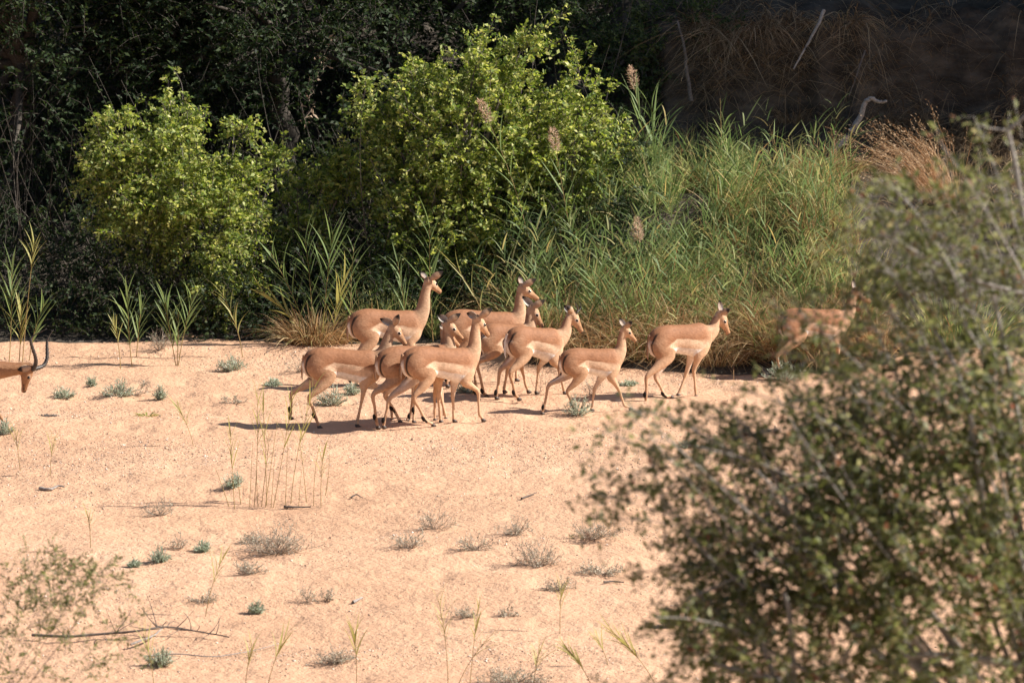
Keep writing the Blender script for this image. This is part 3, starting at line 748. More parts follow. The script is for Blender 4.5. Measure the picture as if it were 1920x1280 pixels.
for (bx, by, tx, ty, n, ll, lab) in [
    (476, 945, 482, 735, 7, .22, 'tall thin sand reed whose tip is level with the left impala belly, leftmost'),
    (490, 945, 505, 820, 6, .2, 'short thin sand reed in the middle of the sparse clump'),
    (512, 945, 548, 742, 8, .24, 'thin sand reed leaning right towards the left impala hind legs'),
    (500, 940, 492, 745, 7, .22, 'pale sand reed standing straight in the sparse clump'),
    (545, 940, 590, 726, 9, .24, 'sand reed in front of the hind hoof of the left impala'),
    (440, 948, 432, 815, 6, .22, 'thin sand reed above the round herb tuft'),
    (575, 938, 560, 812, 5, .2, 'small sand reed second from the right of the sparse clump'),
    (602, 948, 606, 850, 7, .18, 'short leafy sand reed at the right end of the sparse clump'),
    (363, 838, 332, 762, 10, .16, 'small feathery reed fallen over to the left on bare sand'),
    (94, 890, 102, 822, 7, .16, 'tiny upright reed right of the ram hoof on the sand'),
    (38, 880, 28, 808, 7, .18, 'tiny reed close in front of the ram hoof'),
    (170, 1030, 166, 968, 9, .16, 'lone yellow reed shoot on bare sand in the left half'),
    (385, 1150, 420, 1040, 7, .18, 'pale reed shoot near the grey twigs at lower left'),
    (840, 1290, 822, 1122, 9, .2, 'reed shoot at the bottom edge, left of the crossing stalks'),
    (880, 1290, 898, 1130, 7, .18, 'bare crossing stalk at the bottom edge leaning right'),
    (855, 1290, 930, 1180, 4, .16, 'brown stalk at the bottom edge leaning far right'),
    (1050, 1180, 1052, 1100, 9, .16, 'paired-leaf reed shoot right of the bottom stalks'),
    (668, 1290, 662, 1175, 9, .2, 'green reed shoot at the bottom edge beside a low grey tuft'),
    (1110, 1290, 1068, 1222, 11, .18, 'leaning reed shoot at the bottom edge near the bush, lower one'),
    (1235, 1290, 1150, 1185, 13, .2, 'long leaning reed shoot at the bottom edge beside the bush'),
    (1140, 1245, 1118, 1195, 7, .15, 'small leaning reed shoot between two longer ones near the bush'),
    (1000, 1290, 1010, 1225, 8, .18, 'reed shoot in the low grey mat at the bottom edge'),
    (290, 1290, 268, 1185, 8, .2, 'reed shoot behind the fallen branch at lower left'),
    (500, 1290, 536, 1190, 7, .18, 'pale reed shoot at the bottom edge left of centre'),
    (460, 1290, 472, 1215, 7, .18, 'green reed shoot beside the pale one at the bottom edge')]:
    reed_px(lab, bx, by, tx, ty, nleaf=n + 2, ll=ll * 1.15, spread=.34, start=.5, mat='reed_yellow', r=.004, group=G4, lw=1.25)

for (bx, by, tx, ty) in [(468, 944, 474, 830), (484, 946, 486, 800), (497, 946, 520, 790), (508, 946, 515, 850), (535, 942, 540, 820), (560, 944, 566, 880), (588, 944, 600, 830), (430, 944, 405, 880), (610, 930, 618, 850), (452, 940, 446, 870)]:
    b_, t_ = on_ground(bx, by), None; b_[2] = float(sand_z(b_[0], b_[1])) - .01; t_ = at_depth(tx, ty, b_[1])
    g = Geo(); g_tubes(g, bez(np.zeros((1, 3)), ((t_ - b_) * .5 + rng.normal(0, .02, 3))[None], (t_ - b_)[None], 6), np.linspace(1, .4, 6)[None] * .0042, 4)
    o = g.build('dry_stalk', M['stem'], smooth_shade=True); o.location = b_
    tag(o, 'thin bare dry stalk standing in the sparse reed clump on the open sand', 'stalk', 'bare dry stalks in the sparse reed clump')

# ------------------------------------------------------------------ herbs and dry shrubs on the sand
def herb(label, px, py, wpx, hpx, group='grey green herbs on the sand', n=None):
    b = on_ground(px, py); b[2] = float(sand_z(b[0], b[1])) - .01
    s = 1 / ppm(b[1]); w, h = wpx * s * .5, hpx * s
    root = empty('grey_green_herb', b, label, 'herb', group)
    n = n or int(16 + wpx * .45)
    a = rng.uniform(0, 6.28, n); q = np.sqrt(rng.uniform(0, 1, n))
    E = np.stack([np.cos(a) * q * w, np.sin(a) * q * w * .8, h * (1.05 - .75 * q ** 2) * rng.uniform(.5, 1, n)], -1)
    P = E * np.array([.25, .25, 0])
    g, gt = Geo(), Geo()
    D = unit(E - P); L = np.linalg.norm(E - P, axis=1)
    for k in range(11):
        t = .2 + .8 * k / 10
        Q = P + (E - P) * t
        LD = D * .7 + rng.normal(0, .75, (n, 3)) + np.array([0, 0, .3])
        g_leaves(g, Q, LD, rng.normal(0, .5, (n, 3)) + np.array([0, -.2, .8]), rng.uniform(.03, .06, n), rng.uniform(.006, .012, n))
    g_tubes(gt, np.stack([P, (P + E) / 2 + np.array([0, 0, .01]), E], 1), np.array([[.0035, .003, .002]]) * np.ones((n, 1)), 3)
    o = g.build('foliage', M['herb'], root); o['kind'] = 'stuff'
    gt.build('stems', M['twig'], root)
    return root
for a in [(435, 697, 62, 34, 'grey green herb between the leaning reed and the left impala'),
          (121, 746, 52, 26, 'low grey green herb right of the ram muzzle'),
          (222, 744, 74, 34, 'broad grey green herb mixed with dry twigs in the left sand'),
          (172, 728, 24, 22, 'tiny herb between the two low herbs right of the ram'),
          (622, 754, 64, 44, 'round blue green herb under the belly of the left impala'),
          (876, 738, 46, 28, 'blue green herb behind the forelegs of the frontmost impala'),
          (437, 920, 48, 32, 'dense green herb at the foot of the sparse sand reeds'),
          (1082, 782, 62, 46, 'blue green herb at the hind hoof of the small impala'),
          (512, 720, 34, 18, 'flat little herb left of the rump of the left impala'),
          (300, 748, 30, 30, 'thin small herb standing alone right of the broad twiggy one'),
          (10, 815, 40, 34, 'herb at the left edge behind the ram hoof'),
          (300, 1056, 44, 32, 'herb on a small mound in the lower left sand'),
          (252, 1064, 26, 16, 'smallest herb left of the one on the mound'),
          (382, 1034, 40, 22, 'flat herb right of the one on the mound'),
          (1292, 838, 40, 14, 'flat grey herb behind the sparse twigs of the foreground bush'),
          (1472, 706, 90, 40, 'herb at the feet of the impala behind the bush'),
          (660, 738, 40, 26, 'grey herb behind the foreleg of the left impala'),
          (1180, 722, 40, 14, 'flat herb behind the small impala chest'),
          (480, 1142, 30, 30, 'upright little herb in the lower middle of the sand'),
          (1255, 1170, 40, 44, 'herb beside the lowest leaves of the foreground bush'),
          (300, 1245, 60, 40, 'herb below the fallen branch at lower left')]:
    herb(a[4], a[0], a[1], a[2], a[3])

def dry_shrub(label, px, py, wpx, hpx, group='grey dry shrubs on the sand', dens=1.0, leafy=.6):
    b = on_ground(px, py); b[2] = float(sand_z(b[0], b[1])) - .01
    s = 1 / ppm(b[1]); w, h = wpx * s * .5, hpx * s
    root = empty('dry_shrub', b, label, 'shrub', group)
    n = int((10 + wpx * .26) * dens)
    a = rng.uniform(0, 6.28, n); q = rng.uniform(.15, 1, n) ** .7
    E = np.stack([np.cos(a) * q * w, np.sin(a) * q * w * .7, h * (1.1 - .75 * q ** 1.2) * rng.uniform(.3, 1, n)], -1)
    gt, g = Geo(), Geo()
    C = E * np.array([.55, .55, .25]) + rng.normal(0, .03, (n, 3)); C[:, 2] = np.abs(C[:, 2])
    Pm = bez(E * .03, C, E, 6) + rng.normal(0, .006, (n, 6, 3))
    g_tubes(gt, Pm, np.linspace(1, .4, 6)[None] * rng.uniform(.002, .0045, (n, 1)), 3)
    m = n * 5
    k = rng.integers(0, n, m); t = rng.integers(2, 6, m)
    B = Pm[k, t]; D = unit(unit(E[k]) * .5 + rng.normal(0, .6, (m, 3)) + np.array([0, 0, .25])); L = rng.uniform(.25, .6, m) * max(h, .12) * .8
    T = B + D * L[:, None]; Cc = B + D * (L * .5)[:, None] + rng.normal(0, .012, (m, 3))
    g_tubes(gt, bez(B, Cc, T, 4), np.linspace(1, .5, 4)[None] * np.full((m, 1), .0018), 3)
    q = gt.build('twigs', M['twig'], root); q['kind'] = 'stuff'
    ml = int(m * 5 * leafy); kk = rng.integers(0, m, ml)
    Q = B[kk] + (T - B)[kk] * rng.uniform(.2, 1, (ml, 1))
    g_leaves(g, Q, rng.normal(size=(ml, 3)) + np.array([0, 0, .4]), rng.normal(size=(ml, 3)), rng.uniform(.012, .026, ml), rng.uniform(.006, .011, ml))
    o = g.build('foliage', M['greyleaf'], root); o['kind'] = 'stuff'
    return root
for a in [(518, 1038, 135, 70, 1.5, 'densest grey shrub of the sand, left of centre'),
          (468, 1020, 50, 26, 1, 'small grey shrub touching the dense one on its left'),
          (468, 1082, 70, 30, 1, 'flat grey shrub in front of the dense one'),
          (770, 1034, 92, 40, .8, 'sprawling dry shrub left of the middle, front of a pair'),
          (815, 996, 92, 52, .6, 'open forked dry shrub behind the sprawling one'),
          (888, 1035, 74, 36, .9, 'low grey shrub at the centre of the lower sand'),
          (968, 1010, 76, 44, .8, 'thin grey shrub behind the largest right-hand shrub'),
          (1008, 1062, 100, 56, 1.2, 'largest grey shrub of the right half of the sand'),
          (1112, 1016, 110, 56, .9, 'twiggy shrub under the tip of the foreground bush'),
          (1130, 1076, 110, 30, 1, 'flat silvery shrub right of the largest one'),
          (1046, 1106, 80, 30, .8, 'withered low shrub between silvery and bottom ones'),
          (300, 964, 66, 46, .6, 'sparse dry shrub alone in the left middle of the sand'),
          (330, 1030, 60, 40, .5, 'pinkish twig shrub behind the herb on the mound'),
          (576, 1126, 52, 46, .5, 'open twig shrub, left of two below the dense shrub'),
          (612, 1124, 44, 30, .5, 'open twig shrub, right of two below the dense shrub'),
          (380, 1130, 66, 28, .7, 'low silvery shrub beside the pale reed shoot'),
          (628, 1236, 92, 36, 1.1, 'silvery mat shrub beside the green bottom reed'),
          (960, 1278, 170, 40, 1.3, 'wide grey mat at the bottom edge of the view'),
          (872, 1156, 56, 22, .8, 'small flat shrub among the bottom stalks'),
          (950, 1150, 50, 26, .6, 'small thin shrub right of the bottom stalks'),
          (250, 742, 80, 40, .5, 'dry twig shrub around the broad grey green herb'),
          (440, 756, 70, 18, .5, 'flat dry twigs left of the impala hind legs'),
          (560, 700, 80, 40, .5, 'pale dry twigs behind the rump of the left impala'),
          (300, 664, 34, 62, .9, 'grey dead shrub between the young reeds at the sand edge'),
          (1110, 745, 60, 60, .4, 'thin dry shrub seen under the belly of the small impala'),
          (1010, 745, 50, 80, .25, 'wispy dry stalks between impala legs at the centre'),
          (1740, 770, 140, 60, .9, 'dry shrub hidden by the foreground bush at right')]:
    dry_shrub(a[5], a[0], a[1], a[2], a[3], dens=a[4])

# ------------------------------------------------------------------ dead wood
def stick(name, label, pts, r, mat, cat='stick', group=None, taper=.4, twigs=0):
    pts = np.array(pts, float); base = pts[0].copy()
    root = empty(name, base, label, cat, group) if twigs else None
    Q = pts - base
    t = np.linspace(0, 1, len(Q)); tt = np.linspace(0, 1, len(Q) * 5)
    Pp = np.stack([np.interp(tt, t, Q[:, k]) for k in range(3)], -1)
    for _ in range(3): Pp[1:-1] = (Pp[:-2] + 2 * Pp[1:-1] + Pp[2:]) / 4
    Pp[1:-1] += rng.normal(0, r * .10, Pp[1:-1].shape)
    g = Geo(); g_tubes(g, Pp[None], (np.linspace(1, taper, len(Pp)) * r)[None], 7)
    if root is None:
        o = g.build(name, mat, smooth_shade=True); o.location = base
        return tag(o, label, cat, group)
    g.build('branch', mat, root, True)
    g = Geo(); n = twigs; k = rng.integers(2, len(Pp), n)
    B = Pp[k]; E = B + rng.normal(0, .12, (n, 3)) + np.array([0, 0, .08]); E[:, 2] = np.maximum(E[:, 2], B[:, 2] - .01)
    g_tubes(g, bez(B, (B + E) / 2 + rng.normal(0, .03, (n, 3)), E, 5), np.linspace(1, .3, 5)[None] * np.full((n, 1), r * .35), 4)
    q = g.build('twigs', mat, root, True); q['kind'] = 'stuff'
    return root
def gpt(px, py, dz=0.02):
    p = on_ground(px, py); p[2] = float(sand_z(p[0], p[1])) + dz; return p
stick('driftwood', 'flat pale and dark driftwood piece on the left sand', [gpt(74, 915), gpt(95, 918), gpt(108, 913), gpt(121, 914)], .018, M['deadwood'], group='driftwood on the sand')
stick('driftwood', 'dark driftwood stick at the foot of the sparse sand reeds', [gpt(533, 948), gpt(548, 949), gpt(583, 948)], .016, M['darkwood'], group='driftwood on the sand')
stick('driftwood', 'small dark slanting stick on open sand at the centre right', [gpt(978, 938), gpt(992, 930), gpt(1006, 921)], .010, M['darkwood'], group='driftwood on the sand')
stick('driftwood', 'small dark curved stick right of the sparse sand reeds', [gpt(658, 934), gpt(668, 932, .04), gpt(680, 936)], .010, M['darkwood'], group='driftwood on the sand')
stick('driftwood', 'short dark stick under the leaves at the right of the silvery shrub', [gpt(1132, 1093), gpt(1150, 1091), gpt(1170, 1092)], .012, M['darkwood'], group='driftwood on the sand')
stick('driftwood', 'small pale bleached chip at the lower centre of the sand', [gpt(662, 1127), gpt(680, 1121)], .016, M['deadwood'], group='driftwood on the sand')
stick('fallen_branch', 'long dark fallen branch lying across the lower left sand', [gpt(60, 1196, .05), gpt(130, 1200, .06), gpt(200, 1196, .05), gpt(260, 1198, .08), gpt(310, 1190, .10), gpt(360, 1188, .06), gpt(430, 1196, .04)], .014, M['darkwood'], 'branch', twigs=26)
stick('pale_stick', 'pale bleached stick in front of the fallen branch', [gpt(245, 1208, .05), gpt(290, 1200, .06), gpt(306, 1190, .09)], .012, M['deadwood'])
stick('pale_stick', 'thin pale curved stick at the bottom left of centre', [gpt(270, 1226), gpt(330, 1224), gpt(400, 1228), gpt(470, 1218), (gpt(516, 1206))], .007, M['deadwood'])
bk = lambda px, py, Y, off=0: at_depth(px, py, Y)
stick('dead_branch', 'pale crooked dead branch against the dark earth wall', [bk(1560, 285, 69.2), bk(1590, 255, 69.3), bk(1612, 225, 69.4), bk(1622, 190, 69.4), bk(1634, 184, 69.4), bk(1648, 192, 69.4), bk(1662, 190, 69.4)], .045, M['bark_pale'], 'branch')
stick('hanging_root', 'pale thin root hanging down the earth wall under the dry tufts', [bk(1545, 20, 70.3), bk(1530, 55, 70.1), bk(1510, 90, 69.9), bk(1488, 130, 69.8)], .025, M['bark_pale'], 'root')
stick('hanging_root', 'dark thin root hanging below the middle of the wall top', [bk(1622, 95, 70.3), bk(1610, 130, 70.0), bk(1592, 180, 69.8)], .012, M['bark'], 'root')
stick('bare_trunk', 'slender bare trunk under the bush at the bank edge', [bk(1296, 190, 69.8), bk(1288, 140, 69.9), bk(1284, 90, 70.0), bk(1270, 40, 70.2)], .03, M['bark'], 'trunk')
def vine():
    g, gt = Geo(), Geo()
    top = at_depth(620, 70, 69.6); root = empty('dry_vine', top, 'dry curling vine dangling in the dark between the sunlit bushes', 'vine')
    K = 14; P = np.stack([at_depth(x, y, 69.5) for x, y in zip(np.interp(np.linspace(0, 1, K), [0, .3, 1], [625, 600, 575]), np.linspace(70, 236, K))]) - top
    P += rng.normal(0, .03, P.shape); g_tubes(gt, P[None], np.full((1, K), .006), 4)
    n = 60; k = rng.integers(1, K, n); B = P[k]
    g_leaves(g, B + rng.normal(0, .04, B.shape), rng.normal(size=(n, 3)), rng.normal(size=(n, 3)), rng.uniform(.05, .11, n), rng.uniform(.012, .03, n))
    gt.build('stem', M['twig'], root); o = g.build('dry_leaves', M['plume'], root); o['kind'] = 'stuff'
vine()
def dung(label, px, py, r):
    g = Geo(); n = 24
    for k in range(n):
        c = rng.normal(0, r * .6, 3) * np.array([1, .7, .0]) + np.array([0, 0, r * .15])
        a = np.linspace(0, 6.28, 6, endpoint=False); s = r * rng.uniform(.15, .3)
        V = [c + np.array([0, 0, s])] + [c + s * np.array([math.cos(q), math.sin(q), .1]) for q in a] + [c - np.array([0, 0, s])]
        g.add(V, [[0, 1 + i, 1 + (i + 1) % 6] for i in range(6)] + [[7, 1 + (i + 1) % 6, 1 + i] for i in range(6)])
    o = g.build('dung_pile', M['darkwood'], smooth_shade=True); o.location = gpt(px, py, 0); tag(o, label, 'dung')
dung('flat round dark dung patch on the sand below the ram', 90, 780, .07)
herbY = tussock('yellow_herb', 'small yellow green plant alone on the bare left sand', 276, 780, None, 60, .12, 1.2, M['reed_yellow'], wid=(.008, .016), bend=(.3, 1), rad=.07)

# ------------------------------------------------------------------ foreground bushes (nearer than the focus)
def fore_bush():
    Y = 30.0
    root = empty('thorn_bush', (3.2, 30.2, float(near_z(np.array(3.2), np.array(30.2)))), 'large out of focus olive green bush filling the lower right corner', 'bush')
    b = np.array(root.location)
    g, gt = Geo(), Geo()
    def part_blob(lst, n, gap_t, sl=.20, nl=12, shell=1.2, seed=5):
        P, out = blob_points(blobs_px(lst, Y), n, shell, Noise(.55, 16, 3, seed), gap_t)
        D = out * .5 + np.array([-.25, 0, .3]) + rng.normal(0, .45, P.shape)
        g_sprays(g, P - b, D, sl, nl, .054, .026, .35, .15, gt=gt, twig_r=.0022)
        return P
    A = part_blob([(1760, 1120, 330, 260, 0, .9, 3), (1850, 900, 220, 260, .2, .8, 2), (1510, 1220, 180, 110, -.2, .7, .7), (1600, 1010, 190, 130, 0, .7, 1.0), (2020, 1180, 200, 260, .3, .8, .9)], 1750, -.3)
    B_ = part_blob([(1790, 660, 190, 180, .3, .7, 1.5), (1870, 470, 130, 140, .4, .6, .8), (1650, 470, 110, 80, .2, .5, .35), (1640, 770, 120, 70, .1, .5, .5), (1710, 390, 100, 40, .3, .4, .25), (1850, 790, 170, 90, .1, .6, .9), (1890, 330, 50, 90, .3, .3, .15), (1545, 640, 80, 75, .1, .4, .42), (1850, 700, 130, 50, .1, .4, .5)], 960, -.6, nl=6, seed=6)
    C_ = part_blob([(1450, 880, 150, 80, 0, .6, .8), (1370, 1010, 100, 60, -.1, .5, .4), (1600, 860, 160, 120, 0, .7, .9), (1450, 1000, 170, 110, 0, .6, .9), (1160, 930, 90, 60, -.1, .4, .18), (1330, 1120, 90, 70, -.1, .4, .5), (1600, 950, 100, 60, -.1, .3, .4), (1370, 1190, 90, 80, -.2, .5, .8), (1330, 1110, 50, 40, -.2, .3, .25)], 740, -.55, sl=.22, nl=6, seed=7)
    def shoots(lst, ln, nl):
        B, E, Cc = [], [], []
        for (x0_, y0_, x1_, y1_, m) in lst:
            for _ in range(m):
                dy = rng.uniform(-.5, .5)
                p = at_depth(x0_ + rng.normal(0, 70), y0_ + rng.normal(0, 60), Y + dy); q = at_depth(x1_ + rng.normal(0, 70), y1_ + rng.normal(0, 60), Y + dy + rng.normal(0, .2))
                B.append(p - b); E.append(q - b); Cc.append((p + q) / 2 - b + rng.normal(0, .07, 3) + np.array([0, 0, .08]))
        B, E, Cc = np.array(B), np.array(E), np.array(Cc); n = len(B)
        W = bez(B, Cc, E, 9); g_tubes(gt, W, np.linspace(1, .35, 9)[None] * np.full((n, 1), .006), 4)
        k = rng.integers(0, n, n * nl); t = rng.integers(1, 9, n * nl)
        P0 = W[k, t]; D = unit(E[k] - B[k]) * .5 + rng.normal(0, .6, (len(k), 3))
        g_sprays(g, P0, D, .11, 5, .052, .024, .35, .1, gt=gt, twig_r=.0018)
    shoots([(1450, 1050, 1260, 880, 7), (1400, 1000, 1130, 960, 5), (1500, 950, 1330, 790, 8), (1480, 900, 1210, 810, 5), (1650, 900, 1500, 740, 8), (1650, 760, 1540, 660, 3),
            (1760, 640, 1640, 480, 5), (1800, 560, 1670, 400, 6), (1880, 420, 1800, 320, 3), (1900, 600, 1820, 430, 4), (1420, 1150, 1270, 1090, 7), (1420, 1240, 1260, 1190, 5), (1650, 800, 1500, 730, 5)], 1, 15)
    # visible limbs, traced in depth through the crown
    def limb(pts, r0, r1):
        P = np.array([at_depth(x, y, Y + d) for x, y, d in pts]) - b
        t = np.linspace(0, 1, len(P)); tt = np.linspace(0, 1, 16)
        Q = np.stack([np.interp(tt, t, P[:, k]) for k in range(3)], -1)
        for _ in range(2): Q[1:-1] = (Q[:-2] + 2 * Q[1:-1] + Q[2:]) / 4
        g_tubes(gt, Q[None], np.linspace(r0, r1, 16)[None], 6)
    limb([(1960, 1260, .1), (1850, 1235, 0), (1735, 1225, -.1), (1650, 1235, -.2)], .03, .018)
    limb([(1735, 1225, -.1), (1700, 1180, -.2), (1690, 1150, -.2)], .018, .012)
    limb([(1500, 1290, -.3), (1440, 1268, -.4), (1400, 1262, -.4), (1330, 1240, -.4)], .03, .012)
    limb([(1450, 1262, -.4), (1425, 1195, -.3), (1390, 1130, -.3), (1310, 1020, -.2), (1240, 930, -.1)], .016, .005)
    limb([(1490, 1290, -.3), (1480, 1140, -.4), (1470, 1110, -.4)], .02, .012)
    limb([(1580, 1240, -.3), (1610, 1180, -.4)], .014, .008)
    limb([(1950, 470, .2), (1920, 420, .2), (1905, 310, .2), (1890, 245, .2)], .02, .010)
    limb([(1890, 245, .2), (1925, 215, .2), (1950, 195, .2)], .010, .006)
    limb([(1890, 245, .2), (1850, 240, .2), (1830, 232, .2)], .007, .003)
    limb([(1960, 560, 0), (1800, 520, -.1), (1680, 450, -.1), (1600, 420, 0)], .013, .004)
    limb([(1850, 1000, 0), (1820, 780, -.1), (1790, 680, 0), (1740, 600, .1)], .02, .008)
    limb([(1700, 900, .1), (1690, 780, 0), (1680, 720, 0)], .014, .006)
    limb([(1620, 1050, 0), (1540, 960, -.1), (1460, 890, -.1), (1420, 840, 0)], .013, .004)
    limb([(1550, 1100, -.2), (1480, 960, -.2), (1410, 800, -.1), (1330, 760, 0)], .012, .004)
    for Pp, k in ((A, 14), (B_, 10), (C_, 12)):
        i = rng.choice(len(Pp), k, replace=False)
        L, r = limbs((0, 0, 0), Pp[i] - b, .030, .004, arch=.55)
        g_tubes(gt, L, r, 5)
    f = g.build('foliage', M['leaf_fore'], root); f['kind'] = 'stuff'
    gt.build('branches', M['bark_pale'], root, True)
fore_bush()
def left_bush():
    Y = 39.0
    p = at_depth(-190, 1280, Y)
    root = empty('thorn_bush', (p[0], Y, float(near_z(np.array(p[0]), np.array(Y)))), 'sparse out of focus twiggy shrub in the lower left corner', 'bush')
    b = np.array(root.location); g, gt = Geo(), Geo()
    P, out = blob_points(blobs_px([(70, 1085, 70, 28, 0, .4, 1.2), (160, 1095, 70, 22, 0, .4, .7), (60, 1160, 120, 50, 0, .5, .6), (60, 1240, 130, 50, 0, .5, .7), (230, 1200, 60, 40, 0, .4, .25)], Y), 210, 1.0, Noise(.4, 14, 3, 9), -.3)
    g_sprays(g, P - b, out * .5 + rng.normal(0, .5, P.shape) + np.array([.3, 0, .4]), .2, 10, .045, .015, gt=gt, twig_r=.002)
    L, r = limbs((0, 0, 0), P[rng.choice(len(P), 7, replace=False)] - b, .006, .002, arch=.75)
    g_tubes(gt, L, r, 4)
    f = g.build('foliage', M['leaf_fore'], root); f['kind'] = 'stuff'
    gt.build('branches', M['bark'], root, True)
left_bush()

#IMPALA#
# ------------------------------------------------------------------ antelopes
SADDLE = np.array([.32, .148, .074]); FLANK = np.array([.70, .49, .335]); WHITE = np.array([.86, .80, .73])
FAWN = np.array([.60, .385, .24]); THIGH = np.array([.42, .24, .14]); BLACK = np.array([.022, .016, .013])
NECK = np.array([.55, .35, .22]); ORANGE = np.array([.42, .225, .115]); PALE = np.array([.66, .46, .31])
# torso stations: x from the buttock, top, bottom, half width (metres, shoulder height .86)
TORSO = np.array([
    (.000, .755, .610, .038), (.030, .812, .560, .080), (.085, .850, .535, .110), (.16, .876, .535, .126), (.25, .884, .548, .124),
    (.36, .874, .548, .112), (.48, .864, .525, .122), (.58, .858, .500, .126), (.66, .862, .482, .120), (.73, .862, .476, .108),
    (.79, .832, .485, .094), (.835, .785, .525, .072), (.860, .730, .585, .040)])

def ring_tube(g, C, T, U, ru, rs, n=16):
    """closed tube through centres C; U the vertical axis of each ring, ru and rs its half height and half width"""
    C = np.asarray(C, float); K = len(C)
    T = unit(T); U = unit(U - T * (U * T).sum(-1, keepdims=True)); Sd = np.cross(T, U)
    th = np.arange(n) / n * 2 * math.pi
    V = C[:, None] + U[:, None] * (np.asarray(ru)[:, None] * np.cos(th))[..., None] + Sd[:, None] * (np.asarray(rs)[:, None] * np.sin(th))[..., None]
    V = V.reshape(-1, 3)
    k = np.arange(K - 1)[:, None] * n; s = np.arange(n)[None]
    F = np.stack([k + s, k + (s + 1) % n, k + n + (s + 1) % n, k + n + s], -1).reshape(-1, 4)
    g.add(np.concatenate([V, C[:1] - T[:1] * ru[0] * .3, C[-1:] + T[-1:] * ru[-1] * .3]), F)
    a, b = K * n, K * n + 1
    caps = [[(i + 1) % n, i, a] for i in range(n)] + [[(K - 1) * n + i, (K - 1) * n + (i + 1) % n, b] for i in range(n)]
    g.f.append(np.array(caps) + g.n - len(V) - 2); g.m.append(np.zeros(len(caps), np.int32))

def catmull(P, m):
    P = np.asarray(P, float); Q = np.concatenate([2 * P[:1] - P[1:2], P, 2 * P[-1:] - P[-2:-1]])
    out = []
    for i in range(len(P) - 1):
        p0, p1, p2, p3 = Q[i:i + 4]
        for t in np.arange(m) / m:
            out.append(.5 * (2 * p1 + (p2 - p0) * t + (2 * p0 - 5 * p1 + 4 * p2 - p3) * t * t + (3 * p1 - p0 - 3 * p2 + p3) * t ** 3))
    out.append(P[-1]); return np.array(out)

